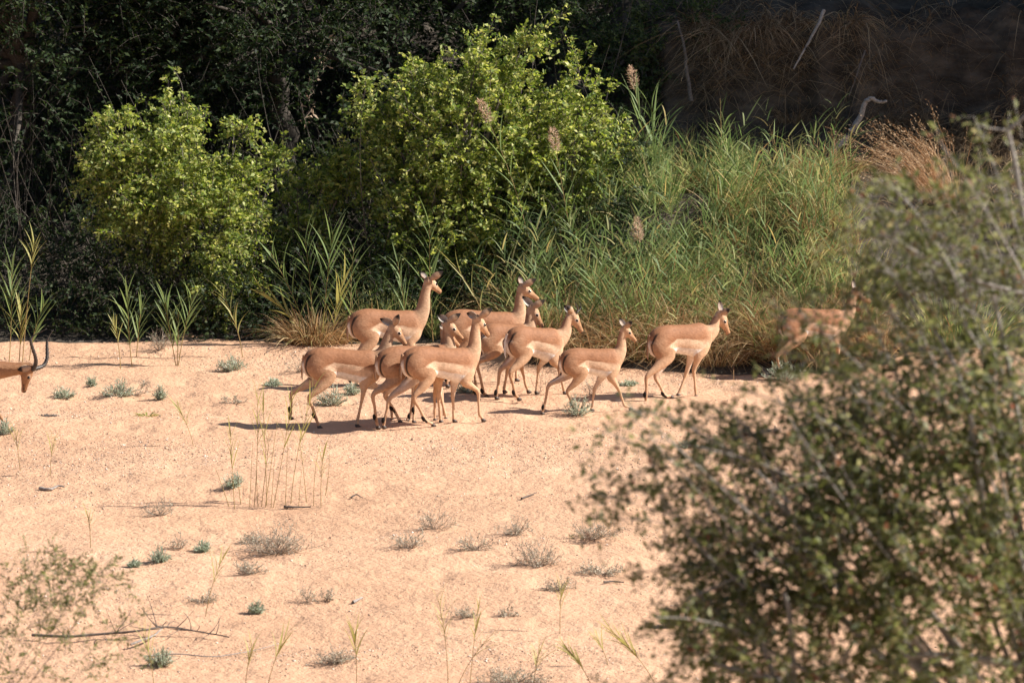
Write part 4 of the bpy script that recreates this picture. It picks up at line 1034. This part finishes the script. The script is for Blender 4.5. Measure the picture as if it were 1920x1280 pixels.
def impala(label, yaw, hooves, T, W, poll, nose, legs, ears, scale=1.0, male=False, young=False, horn=None, group='antelopes crossing the sand',
           away=1, neck_w=1.0, white_tail=False, origin=None):
    """hooves: four picture points (near hind, far hind, near fore, far fore); T tail base, W withers;
    legs: for each of the four the picture points of (knee or hock, fetlock)"""
    yaw = R(yaw)
    H = np.array([math.cos(yaw), math.sin(yaw), 0.]); Lf = np.array([-math.sin(yaw), math.cos(yaw), 0.])
    gp = np.array([on_ground(*h) for h in hooves])
    O = gp.mean(0) if origin is None else on_ground(*origin)
    gz = float(sand_z(O[0], O[1])); O[2] = gz
    cam0 = np.array([0, 0, CAM_H])
    def pl(px, py, off=0.0):
        d = ray(px, py); q = O + Lf * off - cam0
        t = q @ Lf / (d @ Lf); p = cam0 + d * t - O
        return np.array([p @ H, off, p[2]])
    root = empty('impala', O, label, 'antelope', group)
    root.rotation_euler = (0, 0, yaw)
    s = scale
    Tl, Wl = pl(*T), pl(*W)
    sx = (Wl[0] - Tl[0]) / .71
    x0 = Tl[0] - .012 * sx
    tz = lambda x: np.interp((x - x0) / sx, [.0, .72], [Tl[2] - .80 * s, Wl[2] - .862 * s])
    st = catmull(TORSO, 3)
    X = x0 + st[:, 0] * sx; top = st[:, 1] * s + tz(X); bot = st[:, 2] * s + tz(X); hw = st[:, 3] * s * (1.05 if male else 1)
    g = Geo()
    C = np.stack([X, X * 0, (top + bot) / 2], -1)
    Tn = np.gradient(C, axis=0); Tn[:, 2] *= .3
    ring_tube(g, C, Tn, np.tile([0., 0, 1], (len(C), 1)), (top - bot) / 2, hw, 20)
    tube_C = []   # for the coat: (name, points, radii, side)
    # ---- legs
    hoof_info, tuft_info = [], []
    for i, (hp, lg) in enumerate(zip(hooves, legs)):
        hind = i < 2; side = -1 if i % 2 == 0 else 1
        off = float(np.clip((gp[i] - O) @ Lf, *((-.12, -.05) if side < 0 else (.05, .12)))) * s
        knee, fet = pl(*lg[0], off), pl(*lg[1], off)
        hf = pl(*hp, off); hf[2] = max(0., hf[2]) if hf[2] > .05 else 0.0
        if hind:
            a = np.array([x0 + .15 * sx, side * .058 * s, .72 * s + tz(x0)])
            st_x = x0 + .26 * sx + .30 * (knee[0] - (x0 + .04 * sx))
            stf = np.array([st_x, side * .078 * s, .555 * s + tz(x0) * .7 + .25 * (knee[2] - .31 * s)])
            mid = stf * .42 + knee * .58 + np.array([.02 * s, 0, 0])
            P = [a, a * .5 + stf * .5 + np.array([-.02, side * .006, 0]) * s, stf, mid, knee, knee * .5 + fet * .5, fet, fet * .35 + hf * .65 + np.array([0, 0, .02 * s]), hf + np.array([.004, 0, .022 * s])]
            ru = np.array([.140, .130, .096, .050, .026, .0165, .0185, .016, .019]) * s
            rs = np.array([.070, .064, .052, .034, .021, .0150, .0170, .015, .017]) * s
        else:
            a = np.array([x0 + .735 * sx, side * .058 * s, .66 * s + tz(Wl[0])])
            elb = np.array([x0 + .68 * sx + .18 * (knee[0] - (x0 + .7 * sx)), side * .075 * s, .505 * s + tz(Wl[0])])
            P = [a, a * .5 + elb * .5 + np.array([.02, 0, 0]) * s, elb, elb * .5 + knee * .5, knee, knee * .5 + fet * .5, fet, fet * .35 + hf * .65 + np.array([0, 0, .02 * s]), hf + np.array([.004, 0, .022 * s])]
            ru = np.array([.095, .082, .062, .034, .0235, .0150, .0180, .015, .018]) * s
            rs = np.array([.048, .050, .044, .029, .0215, .0140, .0165, .014, .016]) * s
        P = np.array(P); Pm = catmull(np.concatenate([P, ru[:, None], rs[:, None]], 1), 4)
        Pc, a_u, a_s = Pm[:, :3], Pm[:, 3], Pm[:, 4]
        Tn = np.gradient(Pc, axis=0)
        ring_tube(g, Pc, Tn, np.tile([1., 0, .25], (len(Pc), 1)), a_u * 1.06, a_s * 1.06, 12)
        tube_C.append(('hind' if hind else 'fore', Pc, (a_u + a_s) / 2, side))
        hoof_info.append((P[-1], P[-1] - P[-2])); 
        if hind: tuft_info.append((fet, P[6] - P[5], side))
    # ---- head direction from the poll and the nose in the picture
    yo = 0.0
    Pp = pl(*poll, yo)
    hl = (.262 if male else .25) * s * (.93 if young else 1)
    k = 1 / ppm(O[1])
    dxp, dvp = (nose[0] - poll[0]) * k, -(nose[1] - poll[1]) * k
    dep = 0.0
    for _ in range(12):
        dz = (dvp - dep * math.sin(R(10))) / math.cos(R(10))
        q = hl * hl - dxp * dxp - dz * dz
        dep = away * math.sqrt(max(q, 1e-6)) * .9
    hw_ = np.array([dxp, dep, dz]); hd = unit(np.array([hw_ @ H, hw_ @ Lf, hw_[2]]))
    up = unit(np.array([0, 0, 1.]) - hd * hd[2]) if abs(hd[2]) < .97 else np.array([1., 0, 0])
    sd = np.cross(hd, up)                      # right side of the head
    ht = np.array([(-.030, -.045, .046, .043), (.02, -.046, .056, .050), (.065, -.050, .060, .050), (.10, -.054, .054, .050), (.135, -.058, .044, .038), (.17, -.062, .036, .030),
                   (.205, -.066, .031, .026), (.235, -.069, .028, .025), (.252, -.071, .021, .020)]) * s * (hl / .25 / s)
    hm = catmull(ht, 3)
    HC = Pp + hd * hm[:, :1] + up * hm[:, 1:2]
    ring_tube(g, HC, np.tile(hd, (len(HC), 1)), np.tile(up, (len(HC), 1)), hm[:, 2], hm[:, 3], 16)
    # ---- neck
    nb0 = np.array([x0 + .62 * sx, 0, .67 * s + tz(Wl[0])]); nb1 = np.array([x0 + .765 * sx, 0, .70 * s + tz(Wl[0])])
    pe = Pp + up * (-.05 * s) + hd * (.012 * s)
    v = pe - nb1; ln = np.linalg.norm(v)
    c1 = nb1 + v * .35 + np.array([.045 * s, 0, -.02 * s]) * (1 if v[2] > .15 else -.2)
    c2 = nb1 + v * .72 + np.array([.012 * s, 0, .0])
    NP = np.array([nb0, nb1, c1, c2, pe])
    nu = np.array([.155, .138, .090, .058, .053]) * s * neck_w; ns = np.array([.080, .080, .058, .044, .042]) * s * neck_w
    nm = catmull(np.concatenate([NP, nu[:, None], ns[:, None]], 1), 5)
    Tn = np.gradient(nm[:, :3], axis=0)
    ring_tube(g, nm[:, :3], Tn, np.tile([-.35, 0, 1.], (len(nm), 1)) + Tn * 0, nm[:, 3], nm[:, 4], 16)
    # ---- one continuous skin
    o = g.build('raw', M['coat'])
    md = o.modifiers.new('r', 'REMESH'); md.mode = 'VOXEL'; md.voxel_size = .0085 * s; md.use_smooth_shade = True
    ms = o.modifiers.new('s', 'SMOOTH'); ms.factor = .5; ms.iterations = 5
    dg = bpy.context.evaluated_depsgraph_get()
    me = bpy.data.meshes.new_from_object(o.evaluated_get(dg)); me.name = 'body'
    bpy.data.objects.remove(o)
    nv = len(me.vertices)
    V = np.empty(nv * 3, np.float32); me.vertices.foreach_get('co', V); V = V.reshape(-1, 3).astype(float)
    Nn = np.empty(nv * 3, np.float32); me.vertices.foreach_get('normal', Nn); Nn = Nn.reshape(-1, 3).astype(float)
    # ---- flow the muscles of the trunk, thighs and neck base into each other
    ed = np.empty(len(me.edges) * 2, np.int32); me.edges.foreach_get('vertices', ed); ed = ed.reshape(-1, 2)
    deg = np.bincount(ed.ravel(), minlength=nv).astype(float)[:, None]
    wgt = (smooth(.46, .58, V[:, 2] / s - tz(V[:, 0]) / s) * smooth(x0 + 1.02 * sx, x0 + .9 * sx, V[:, 0]) * .6)[:, None]
    wgt *= (1 - smooth(.86, .96, (V[:, 2] - tz(V[:, 0])) / s))[:, None] * .85 + .15
    for _ in range(26):
        acc = np.stack([np.bincount(ed[:, 0], V[ed[:, 1], q], nv) + np.bincount(ed[:, 1], V[ed[:, 0], q], nv) for q in range(3)], -1)
        V += wgt * (acc / deg - V)
    me.vertices.foreach_set('co', V.astype(np.float32).ravel()); me.update()
    Nn = np.empty(nv * 3, np.float32); me.vertices.foreach_get('normal', Nn); Nn = Nn.reshape(-1, 3).astype(float)
    # ---- coat pattern
    def chain(P, r):
        best = np.full(nv, 1e9); par = np.zeros(nv)
        for j in range(len(P) - 1):
            a, b = P[j], P[j + 1]; ab = b - a
            t = np.clip(((V - a) @ ab) / (ab @ ab + 1e-12), 0, 1)
            d = np.linalg.norm(V - a - t[:, None] * ab, axis=1) / (r[j] * (1 - t) + r[j + 1] * t)
            m = d < best; best[m] = d[m]; par[m] = (j + t[m]) / (len(P) - 1)
        return best, par
    def mixc(c, col, w):
        w = np.clip(w, 0, 1)[:, None]; return c * (1 - w) + col * w
    jit = .0035 * Noise(.09, 12, 3, 5)(V) * s
    xt = (V[:, 0] - x0) / sx
    tp = np.interp(V[:, 0], X, top); bt = np.interp(V[:, 0], X, bot)
    rel = (V[:, 2] + jit - bt) / (tp - bt)
    col = np.tile(FLANK, (nv, 1))
    line = np.interp(xt, [0, .2, .33, .6, .72, .9], [.20, .34, .55, .55, .48, .38])
    soft = np.interp(xt, [0, .28, .6, .8], [.35, .05, .04, .25])
    col = mixc(col, SADDLE, (rel - line) / soft + .5)
    col = mixc(col, SADDLE * .88, (rel - .9) / .1 * .5)
    wh = smooth(.24, .30, xt) * smooth(.76, .70, xt)
    col = mixc(col, WHITE, ((.25 - rel) / .04 + .5) * wh)
    col = mixc(col, NECK, (xt - .74) / .12 * .7)
    bestT = np.full(nv, 1.0); owner = np.zeros(nv, int)
    best = np.full(nv, .98)
    # inside the torso volume the pattern above holds; legs, neck and head take over outside it
    cy = np.sqrt((V[:, 1] / np.interp(V[:, 0], X, hw)) ** 2 + ((V[:, 2] - (tp + bt) / 2) / ((tp - bt) / 2)) ** 2)
    cy[(xt < -.01) | (xt > .875)] = 9
    inT = cy < 1.12
    for nm_, P, r, side in tube_C:
        d, t = chain(P, r)
        m = (d < 1.7) & ((~inT) | (t > .3))
        inner = np.clip(-(Nn[:, 1] * side) * 1.6 - .15, 0, 1)
        lc = np.tile(FAWN, (nv, 1))
        if nm_ == 'hind':
            lc = mixc(np.tile(THIGH, (nv, 1)), FAWN, (t - .18) / .15)
            lc = mixc(lc, WHITE, inner * smooth(.62, .3, t))
            lc = mixc(lc, PALE, inner * smooth(.3, .6, t) * .5)
            lc = mixc(lc, BLACK, smooth(.715, .735, t) * smooth(.80, .775, t) * (Nn[:, 0] < .15))
        else:
            lc = mixc(lc, WHITE, inner * smooth(.55, .3, t)); lc = mixc(lc, PALE, inner * .5)
        lc = mixc(lc, PALE, smooth(.8, .9, t) * .5)
        w = m.astype(float) * np.where(inT, smooth(.25, .42, t), 1)
        col = mixc(col, lc, w)
    # thigh tone over the hindquarters
    col = mixc(col, THIGH, smooth(.26, .10, xt) * smooth(.95, .6, rel) * .65 * (np.abs(Nn[:, 1]) > .2))
    # rump: white between two black stripes
    back = Nn[:, 0] < -.18
    zr = (V[:, 2] - tz(x0)) / s; ay = np.abs(V[:, 1]) / s
    rm = back & (xt < .17) & (zr < .83) & (zr > .42)
    col = mixc(col, WHITE, rm * smooth(.046, .036, ay) * smooth(.42, .5, zr) * smooth(.76, .66, zr) * .8)
    sw = .060 + .010 * np.sin((zr - .55) * 6)
    col = mixc(col, BLACK, rm * smooth(.013, .006, np.abs(ay - sw)) * .92 * smooth(.47, .54, zr) * smooth(.83, .79, zr))
    # neck
    d, t = chain(nm[:, :3], (nm[:, 3] + nm[:, 4]) / 2)
    m = (d < 1.5) & (~inT | (t > .55)) & (V[:, 2] > .45 * s)
    tn = unit(nm[-1, :3] - nm[5, :3]); fr = np.cross(np.array([0, 1., 0]), tn); fr = fr if fr @ np.array([1., 0, -.4]) > 0 else -fr
    fq = Nn @ fr
    nc = mixc(mixc(np.tile(NECK, (nv, 1)), PALE, (fq + .1) * .8), SADDLE * 1.05, (-fq - .3) * 1.2)
    col = mixc(col, nc, m * smooth(.25, .55, t))
    # head
    rel_h = V - Pp; hx = rel_h @ hd / hl; hy = rel_h @ up / hl; hz = rel_h @ sd / hl
    d, t = chain(HC, hm[:, 2])
    m = (d < 1.45) & (hx > -.16) & (V[:, 2] > .3 * s)
    hc = np.tile(FAWN * np.array([1.04, 1.02, 1.0]), (nv, 1))
    hc = mixc(hc, NECK, smooth(.25, .02, hx))
    ridge = smooth(.17, .09, np.abs(hz)) * smooth(-.30, -.10, hy + hx * .15)
    hc = mixc(hc, ORANGE, ridge * smooth(.22, .5, hx))
    hc = mixc(hc, np.array([.20, .105, .055]), ridge * smooth(.30, .12, hx))
    hc = mixc(hc, WHITE, smooth(-.38, -.46, hy + .1 * (1 - hx)) * smooth(.45, .7, hx) * .9)
    for sg in (-1, 1):
        ex = np.linalg.norm(np.stack([hx - .40, (hy + .135) * 1.25, (hz - sg * .185) * .6], -1), axis=1)
        hc = mixc(hc, WHITE, smooth(.115, .07, ex) * .55)
    hc = mixc(hc, BLACK, smooth(.95, .985, hx) * smooth(-.42, -.32, hy))
    hc = mixc(hc, BLACK, (np.abs(hy + .355) < .012) & (hx > .70) & (hx < .93))
    col = mixc(col, hc, m * smooth(1.45, 1.3, d))
    if male: col = col * np.array([.60, .50, .42])
    at = me.attributes.new('coat', 'FLOAT_COLOR', 'POINT')
    at.data.foreach_set('color', np.concatenate([col, np.ones((nv, 1))], 1).astype(np.float32).ravel())
    body = bpy.data.objects.new('body', me); COL.objects.link(body); body.parent = root
    if not me.materials: me.materials.append(M['coat'])

    def coat_part(name, gg, cols, smooth_shade=True):
        q = gg.build(name, M['coat'], root, smooth_shade)
        a = q.data.attributes.new('coat', 'FLOAT_COLOR', 'POINT')
        a.data.foreach_set('color', np.concatenate([cols, np.ones((len(cols), 1))], 1).astype(np.float32).ravel())
        return q
    def ball(name, c, r, mat, ax=None):
        gg = Geo(); n, K = 12, 9
        ph = np.linspace(.12, math.pi - .12, K)
        A = np.asarray(ax if ax is not None else [0, 0, 1.], float)
        Cc = np.asarray(c) + unit(A) * (np.cos(ph) * -1)[:, None] * r[0]
        U0 = np.array([1., 0.1, 0]) if abs(unit(A)[0]) < .8 else np.array([0, 1., .1])
        ring_tube(gg, Cc, np.tile(A, (K, 1)), np.tile(U0, (K, 1)), np.sin(ph) * r[1], np.sin(ph) * r[2], n)
        return gg.build(name, mat, root, True)
    # eyes
    for sg in (-1, 1):
        ball('eye', Pp + hd * (.40 * hl) + up * (-.135 * hl) + sd * (sg * .178 * hl), (.017 * s, .015 * s, .012 * s), M['eye'], hd)
    # hooves and fetlock tufts
    for hp_, dr in hoof_info:
        gg = Geo()
        f = np.array([1, 0, 0.]) if abs(dr[0]) < .5 * abs(dr[2]) or dr[0] > 0 else np.array([-1., 0, 0])
        c = hp_ + np.array([.006 * s, 0, -.024 * s])
        pts = np.array([c + f * q * s + np.array([0, 0, h * s]) for q, h in ((-.012, .036), (-.004, .020), (.008, .002))])
        ring_tube(gg, pts, np.array([[.2, 0, -1.]] * 3), np.array([[1., 0, 0]] * 3), np.array([.019, .025, .032]) * s, np.array([.017, .020, .022]) * s, 10)
        gg.build('hoof', M['hoof'], root, True)
    for fp, dr, side in tuft_info:
        ball('fetlock_tuft', fp + unit(dr) * (-.028 * s) + np.array([-.014 * s, 0, 0]), (.036 * s, .022 * s, .020 * s), M['tuft'], dr)
    # ears
    for (tx, ty), sg in zip(ears, (1, -1)):       # far ear (left of the head) first, then near ear
        base = Pp + sd * (-sg * .036 * s) + up * (-.022 * s) + hd * (-.004 * s)
        bw = O + H * base[0] + Lf * base[1] + np.array([0, 0, base[2]])
        d = bw - cam0; bx = 960 + FPX * d[0] / (d[1] * CP - d[2] * SP); by = 640 - FPX * (d[1] * SP + d[2] * CP) / (d[1] * CP - d[2] * SP)
        e = np.array([(tx - bx) * k, 0, -(ty - by) * k]); el = .155 * s
        n2 = np.linalg.norm(e); miss = math.sqrt(max(el * el - n2 * n2, 0))
        e[1] = (.5 if sg > 0 else -.5) * min(miss, .10)
        el = float(np.clip(np.linalg.norm(e), .105 * s, .175 * s)); e = unit(e) * el
        el_ = np.array([e @ H, e @ Lf, e[2]])
        face = unit(hd * .45 + np.array([0, 0, .1]) - np.array([0, 1., 0]) * (.8 if sg > 0 else -.6)); face = unit(face - unit(el_) * (face @ unit(el_)))
        wd = np.cross(unit(el_), face)
        K = 9; tt = np.linspace(0, 1, K); w = np.interp(tt, [0, .15, .4, .65, .85, 1], [.018, .034, .044, .038, .021, .003]) * s
        gg = Geo(); nn = 7; a = np.linspace(-1.25, 1.25, nn)
        rows = [base + el_ * t - face * (ww * .55) + (wd[None] * np.sin(a)[:, None] * ww - face[None] * (np.cos(a)[:, None] - 1) * 0 + face[None] * (1 - np.cos(a))[:, None] * ww * .85) for t, ww in zip(tt, w)]
        Ou = np.array(rows).reshape(-1, 3); thick = .0035 * s
        In = (np.array(rows) + face * thick * 1.5).reshape(-1, 3)
        q = (np.arange(K - 1)[:, None] * nn + np.arange(nn - 1)[None]).reshape(-1, 1)
        quad = q + np.array([[0, 1, 1 + nn, nn]])
        gg.add(np.concatenate([Ou, In]), np.concatenate([quad[:, ::-1], quad + K * nn]))
        rim = []
        for kk in range(K - 1):
            rim += [[kk * nn, (kk + 1) * nn, K * nn + (kk + 1) * nn, K * nn + kk * nn], [kk * nn + nn - 1, K * nn + kk * nn + nn - 1, K * nn + (kk + 1) * nn + nn - 1, (kk + 1) * nn + nn - 1]]
        gg.f.append(np.array(rim)); gg.m.append(np.zeros(len(rim), np.int32))
        tv = np.repeat(tt, nn)
        co = mixc_s(np.tile(FAWN * .9, (K * nn, 1)), BLACK, smooth(.58, .78, tv))
        edge = np.abs(np.tile(a, K)) / 1.25
        ci = mixc_s(np.tile(WHITE * .62, (K * nn, 1)), np.array([.30, .19, .13]), smooth(.75, .2, edge) * .7)
        ci = mixc_s(ci, BLACK, smooth(.68, .85, tv))
        coat_part('ear', gg, np.concatenate([co, ci]))
    # tail
    tb = np.array([x0 + .012 * sx, 0, .792 * s + tz(x0)])
    gg = Geo(); K = 10; tt = np.linspace(0, 1, K)
    TP = tb + np.stack([-.022 * np.sin(tt * 2.0) * s, 0.012 * np.sin(tt * 3) * s, -.27 * tt * s], -1)
    ring_tube(gg, TP, np.gradient(TP, axis=0), np.tile([-1., 0, 0], (K, 1)), np.interp(tt, [0, .3, .7, 1], [.016, .012, .013, .005]) * s, np.interp(tt, [0, .3, .7, 1], [.018, .015, .017, .006]) * s, 12)
    th = np.tile(np.arange(12) / 12 * 2 * math.pi, K); tv = np.repeat(tt, 12)
    cc = np.tile(WHITE, (K * 12, 1))
    if not white_tail: cc = mixc_s(cc, THIGH * .9, smooth(-.55, -.05, np.cos(th))); cc = mixc_s(cc, BLACK, smooth(.86, .96, np.cos(th)) * smooth(.95, .7, tv))
    cc = mixc_s(cc, THIGH, smooth(.14, 0, tv))
    coat_part('tail', gg, np.concatenate([cc, cc[:2]]))
    # horns
    if horn:
        for sg, pts in zip((-1, 1), horn):
            hb = Pp + sd * (-sg * .022 * s) + up * (.0 * s) + hd * (.035 * s)
            HP = [hb]
            for (hx_, hy_, dd) in pts:
                dvec = ray(hx_, hy_); off = dd
                q = O + Lf * off - cam0; t_ = q @ Lf / (dvec @ Lf); p = cam0 + dvec * t_ - O
                HP.append(np.array([p @ H, off, p[2]]))
            HP = catmull(np.array(HP), 8); K = len(HP); t_ = np.linspace(0, 1, K)
            r_ = np.interp(t_, [0, .5, 1], [.020, .015, .003] if male else [.009, .007, .002]) * s
            if male: r_ = r_ * (1 + .30 * (np.arange(K) % 2) * (t_ < .72))
            gg = Geo(); Tn = np.gradient(HP, axis=0)
            ring_tube(gg, HP, Tn, np.tile([0.3, 1., .1], (K, 1)), r_, r_, 10)
            gg.build('horn', M['horn'], root, True)
    return root
def mixc_s(c, col, w):
    w = np.clip(w, 0, 1)[:, None]; return c * (1 - w) + col * w

# near hind, far hind, near fore, far fore
impala('impala at the left front of the herd, body level and head turned over its neighbour', 12,
       [(598, 800), (544, 786), (669, 799), (735, 784)], (570, 664), (690, 655), (742, 607), (772, 641),
       [((580, 745), (592, 783)), ((547, 737), (545, 772)), ((680, 742), (671, 785)), ((722, 736), (734, 770))], [(712, 597), (748, 588)], away=1)
impala('impala whose rump is overlapped by the frontmost one, head raised between two others', 24,
       [(708, 803), (749, 789), (826, 791), (836, 786)], (707, 665), (826, 645), (842, 601), (876, 627),
       [((700, 739), (705, 786)), ((722, 741), (739, 769)), ((822, 744), (825, 778)), ((826, 742), (834, 774))], [(820, 591), (873, 580)], away=1)
impala('frontmost impala in full view, pale flank and head looking away to the right', 27,
       [(811, 802), (719, 807), (905, 787), (851, 797)], (755, 663), (868, 651), (899, 592), (924, 621),
       [((776, 745), (798, 788)), ((731, 746), (720, 792)), ((896, 734), (899, 776)), ((849, 740), (851, 785))], [(875, 588), (923, 577)], away=1)
impala('impala standing high necked at the back, head turned away above the others', 20,
       [(658, 729), (668, 722), (785, 722), (792, 716)], (655, 592), (768, 581), (805, 520), (829, 536),
       [((654, 684), (659, 716)), ((672, 680), (668, 709)), ((786, 680), (785, 710)), ((792, 676), (792, 705))], [(789, 510), (831, 508)], away=1)
impala('impala in the rear row with a shaded brown body, head high behind the grass stalk', 20,
       [(838, 727), (852, 722), (960, 724), (968, 718)], (831, 592), (952, 584), (981, 532), (1016, 552),
       [((838, 684), (838, 714)), ((850, 680), (852, 709)), ((962, 682), (961, 712)), ((968, 678), (968, 706))], [(974, 518), (1009, 521)], away=1)
impala('impala half hidden in the middle, facing away with its hind leg lifted behind a neighbour', 24,
       [(911, 748), (892, 748), (990, 734), (945, 740)], (903, 620), (976, 606), (1002, 573), (1027, 607),
       [((895, 681), (907, 737)), ((890, 684), (892, 736)), ((978, 690), (986, 722)), ((952, 692), (945, 728))], [(979, 555), (1022, 562)], away=1)
impala('young horned impala with a bright white tail in the middle of the herd', 30,
       [(972, 755), (930, 758), (1058, 742), (1005, 740)], (951, 624), (1035, 614), (1077, 583), (1102, 618),
       [((957, 699), (966, 740)), ((938, 694), (931, 740)), ((1048, 691), (1057, 730)), ((1010, 690), (1006, 728))], [(1057, 574), (1064, 573)], away=1, white_tail=True,
       horn=[[(1083, 577, -.03), (1077, 566, -.03)], [(1089, 577, .03), (1087, 567, .03)]])
impala('smallest impala walking over a herb with one hind leg stretched back', 22,
       [(1076, 772), (1016, 781), (1181, 770), (1109, 779)], (1051, 665), (1144, 652), (1174, 611), (1200, 634),
       [((1064, 733), (1074, 760)), ((1029, 722), (1019, 767)), ((1160, 730), (1171, 760)), ((1115, 729), (1109, 767))], [(1162, 597), (1185, 601)], scale=.86, young=True, away=1)
impala('impala with lowered head and stretched neck at the right end of the visible herd', 28,
       [(1211, 757), (1258, 754), (1305, 739), (1271, 740)], (1218, 627), (1312, 604), (1356, 585), (1377, 620),
       [((1213, 706), (1211, 744)), ((1229, 706), (1247, 742)), ((1301, 695), (1304, 729)), ((1287, 699), (1275, 732))], [(1349, 563), (1368, 578)], away=1)
impala('impala walking behind the blurred twigs of the foreground bush', 18,
       [(1459, 706), (1478, 698), (1572, 696), (1566, 690)], (1462, 591), (1566, 578), (1606, 540), (1638, 556),
       [((1459, 665), (1459, 694)), ((1470, 662), (1474, 687)), ((1572, 652), (1571, 685)), ((1570, 650), (1567, 679))], [(1600, 524), (1622, 530)], away=1)
impala('impala nearly hidden behind the pair in front, only its muzzle showing under another head', 24,
       [(775, 786), (762, 796), (815, 784), (832, 781)], (742, 660), (822, 655), (838, 618), (868, 641),
       [((780, 735), (776, 772)), ((775, 742), (768, 784)), ((815, 740), (815, 772)), ((828, 735), (832, 768))], [(826, 612), (846, 606)], scale=.9, away=1)
impala('dark ram with long ridged curved horns lowering its head at the left edge', 8,
       [(-150, 815), (-118, 806), (18, 813), (-42, 806)], (-172, 672), (-42, 668), (61, 687), (57, 739),
       [((-158, 752), (-151, 798)), ((-122, 748), (-119, 792)), ((-8, 768), (12, 799)), ((-36, 754), (-41, 790))], [(30, 688), (34, 692)], scale=1.06, male=True, away=-1, neck_w=1.15,
       group='rams', horn=[[(67, 682, -.06), (66, 668, -.09), (58, 642, -.12), (62, 630, -.12), (88, 616, -.13)], [(80, 686, .10), (88, 672, .14), (88, 645, .18), (90, 634, .18), (100, 618, .18)]])
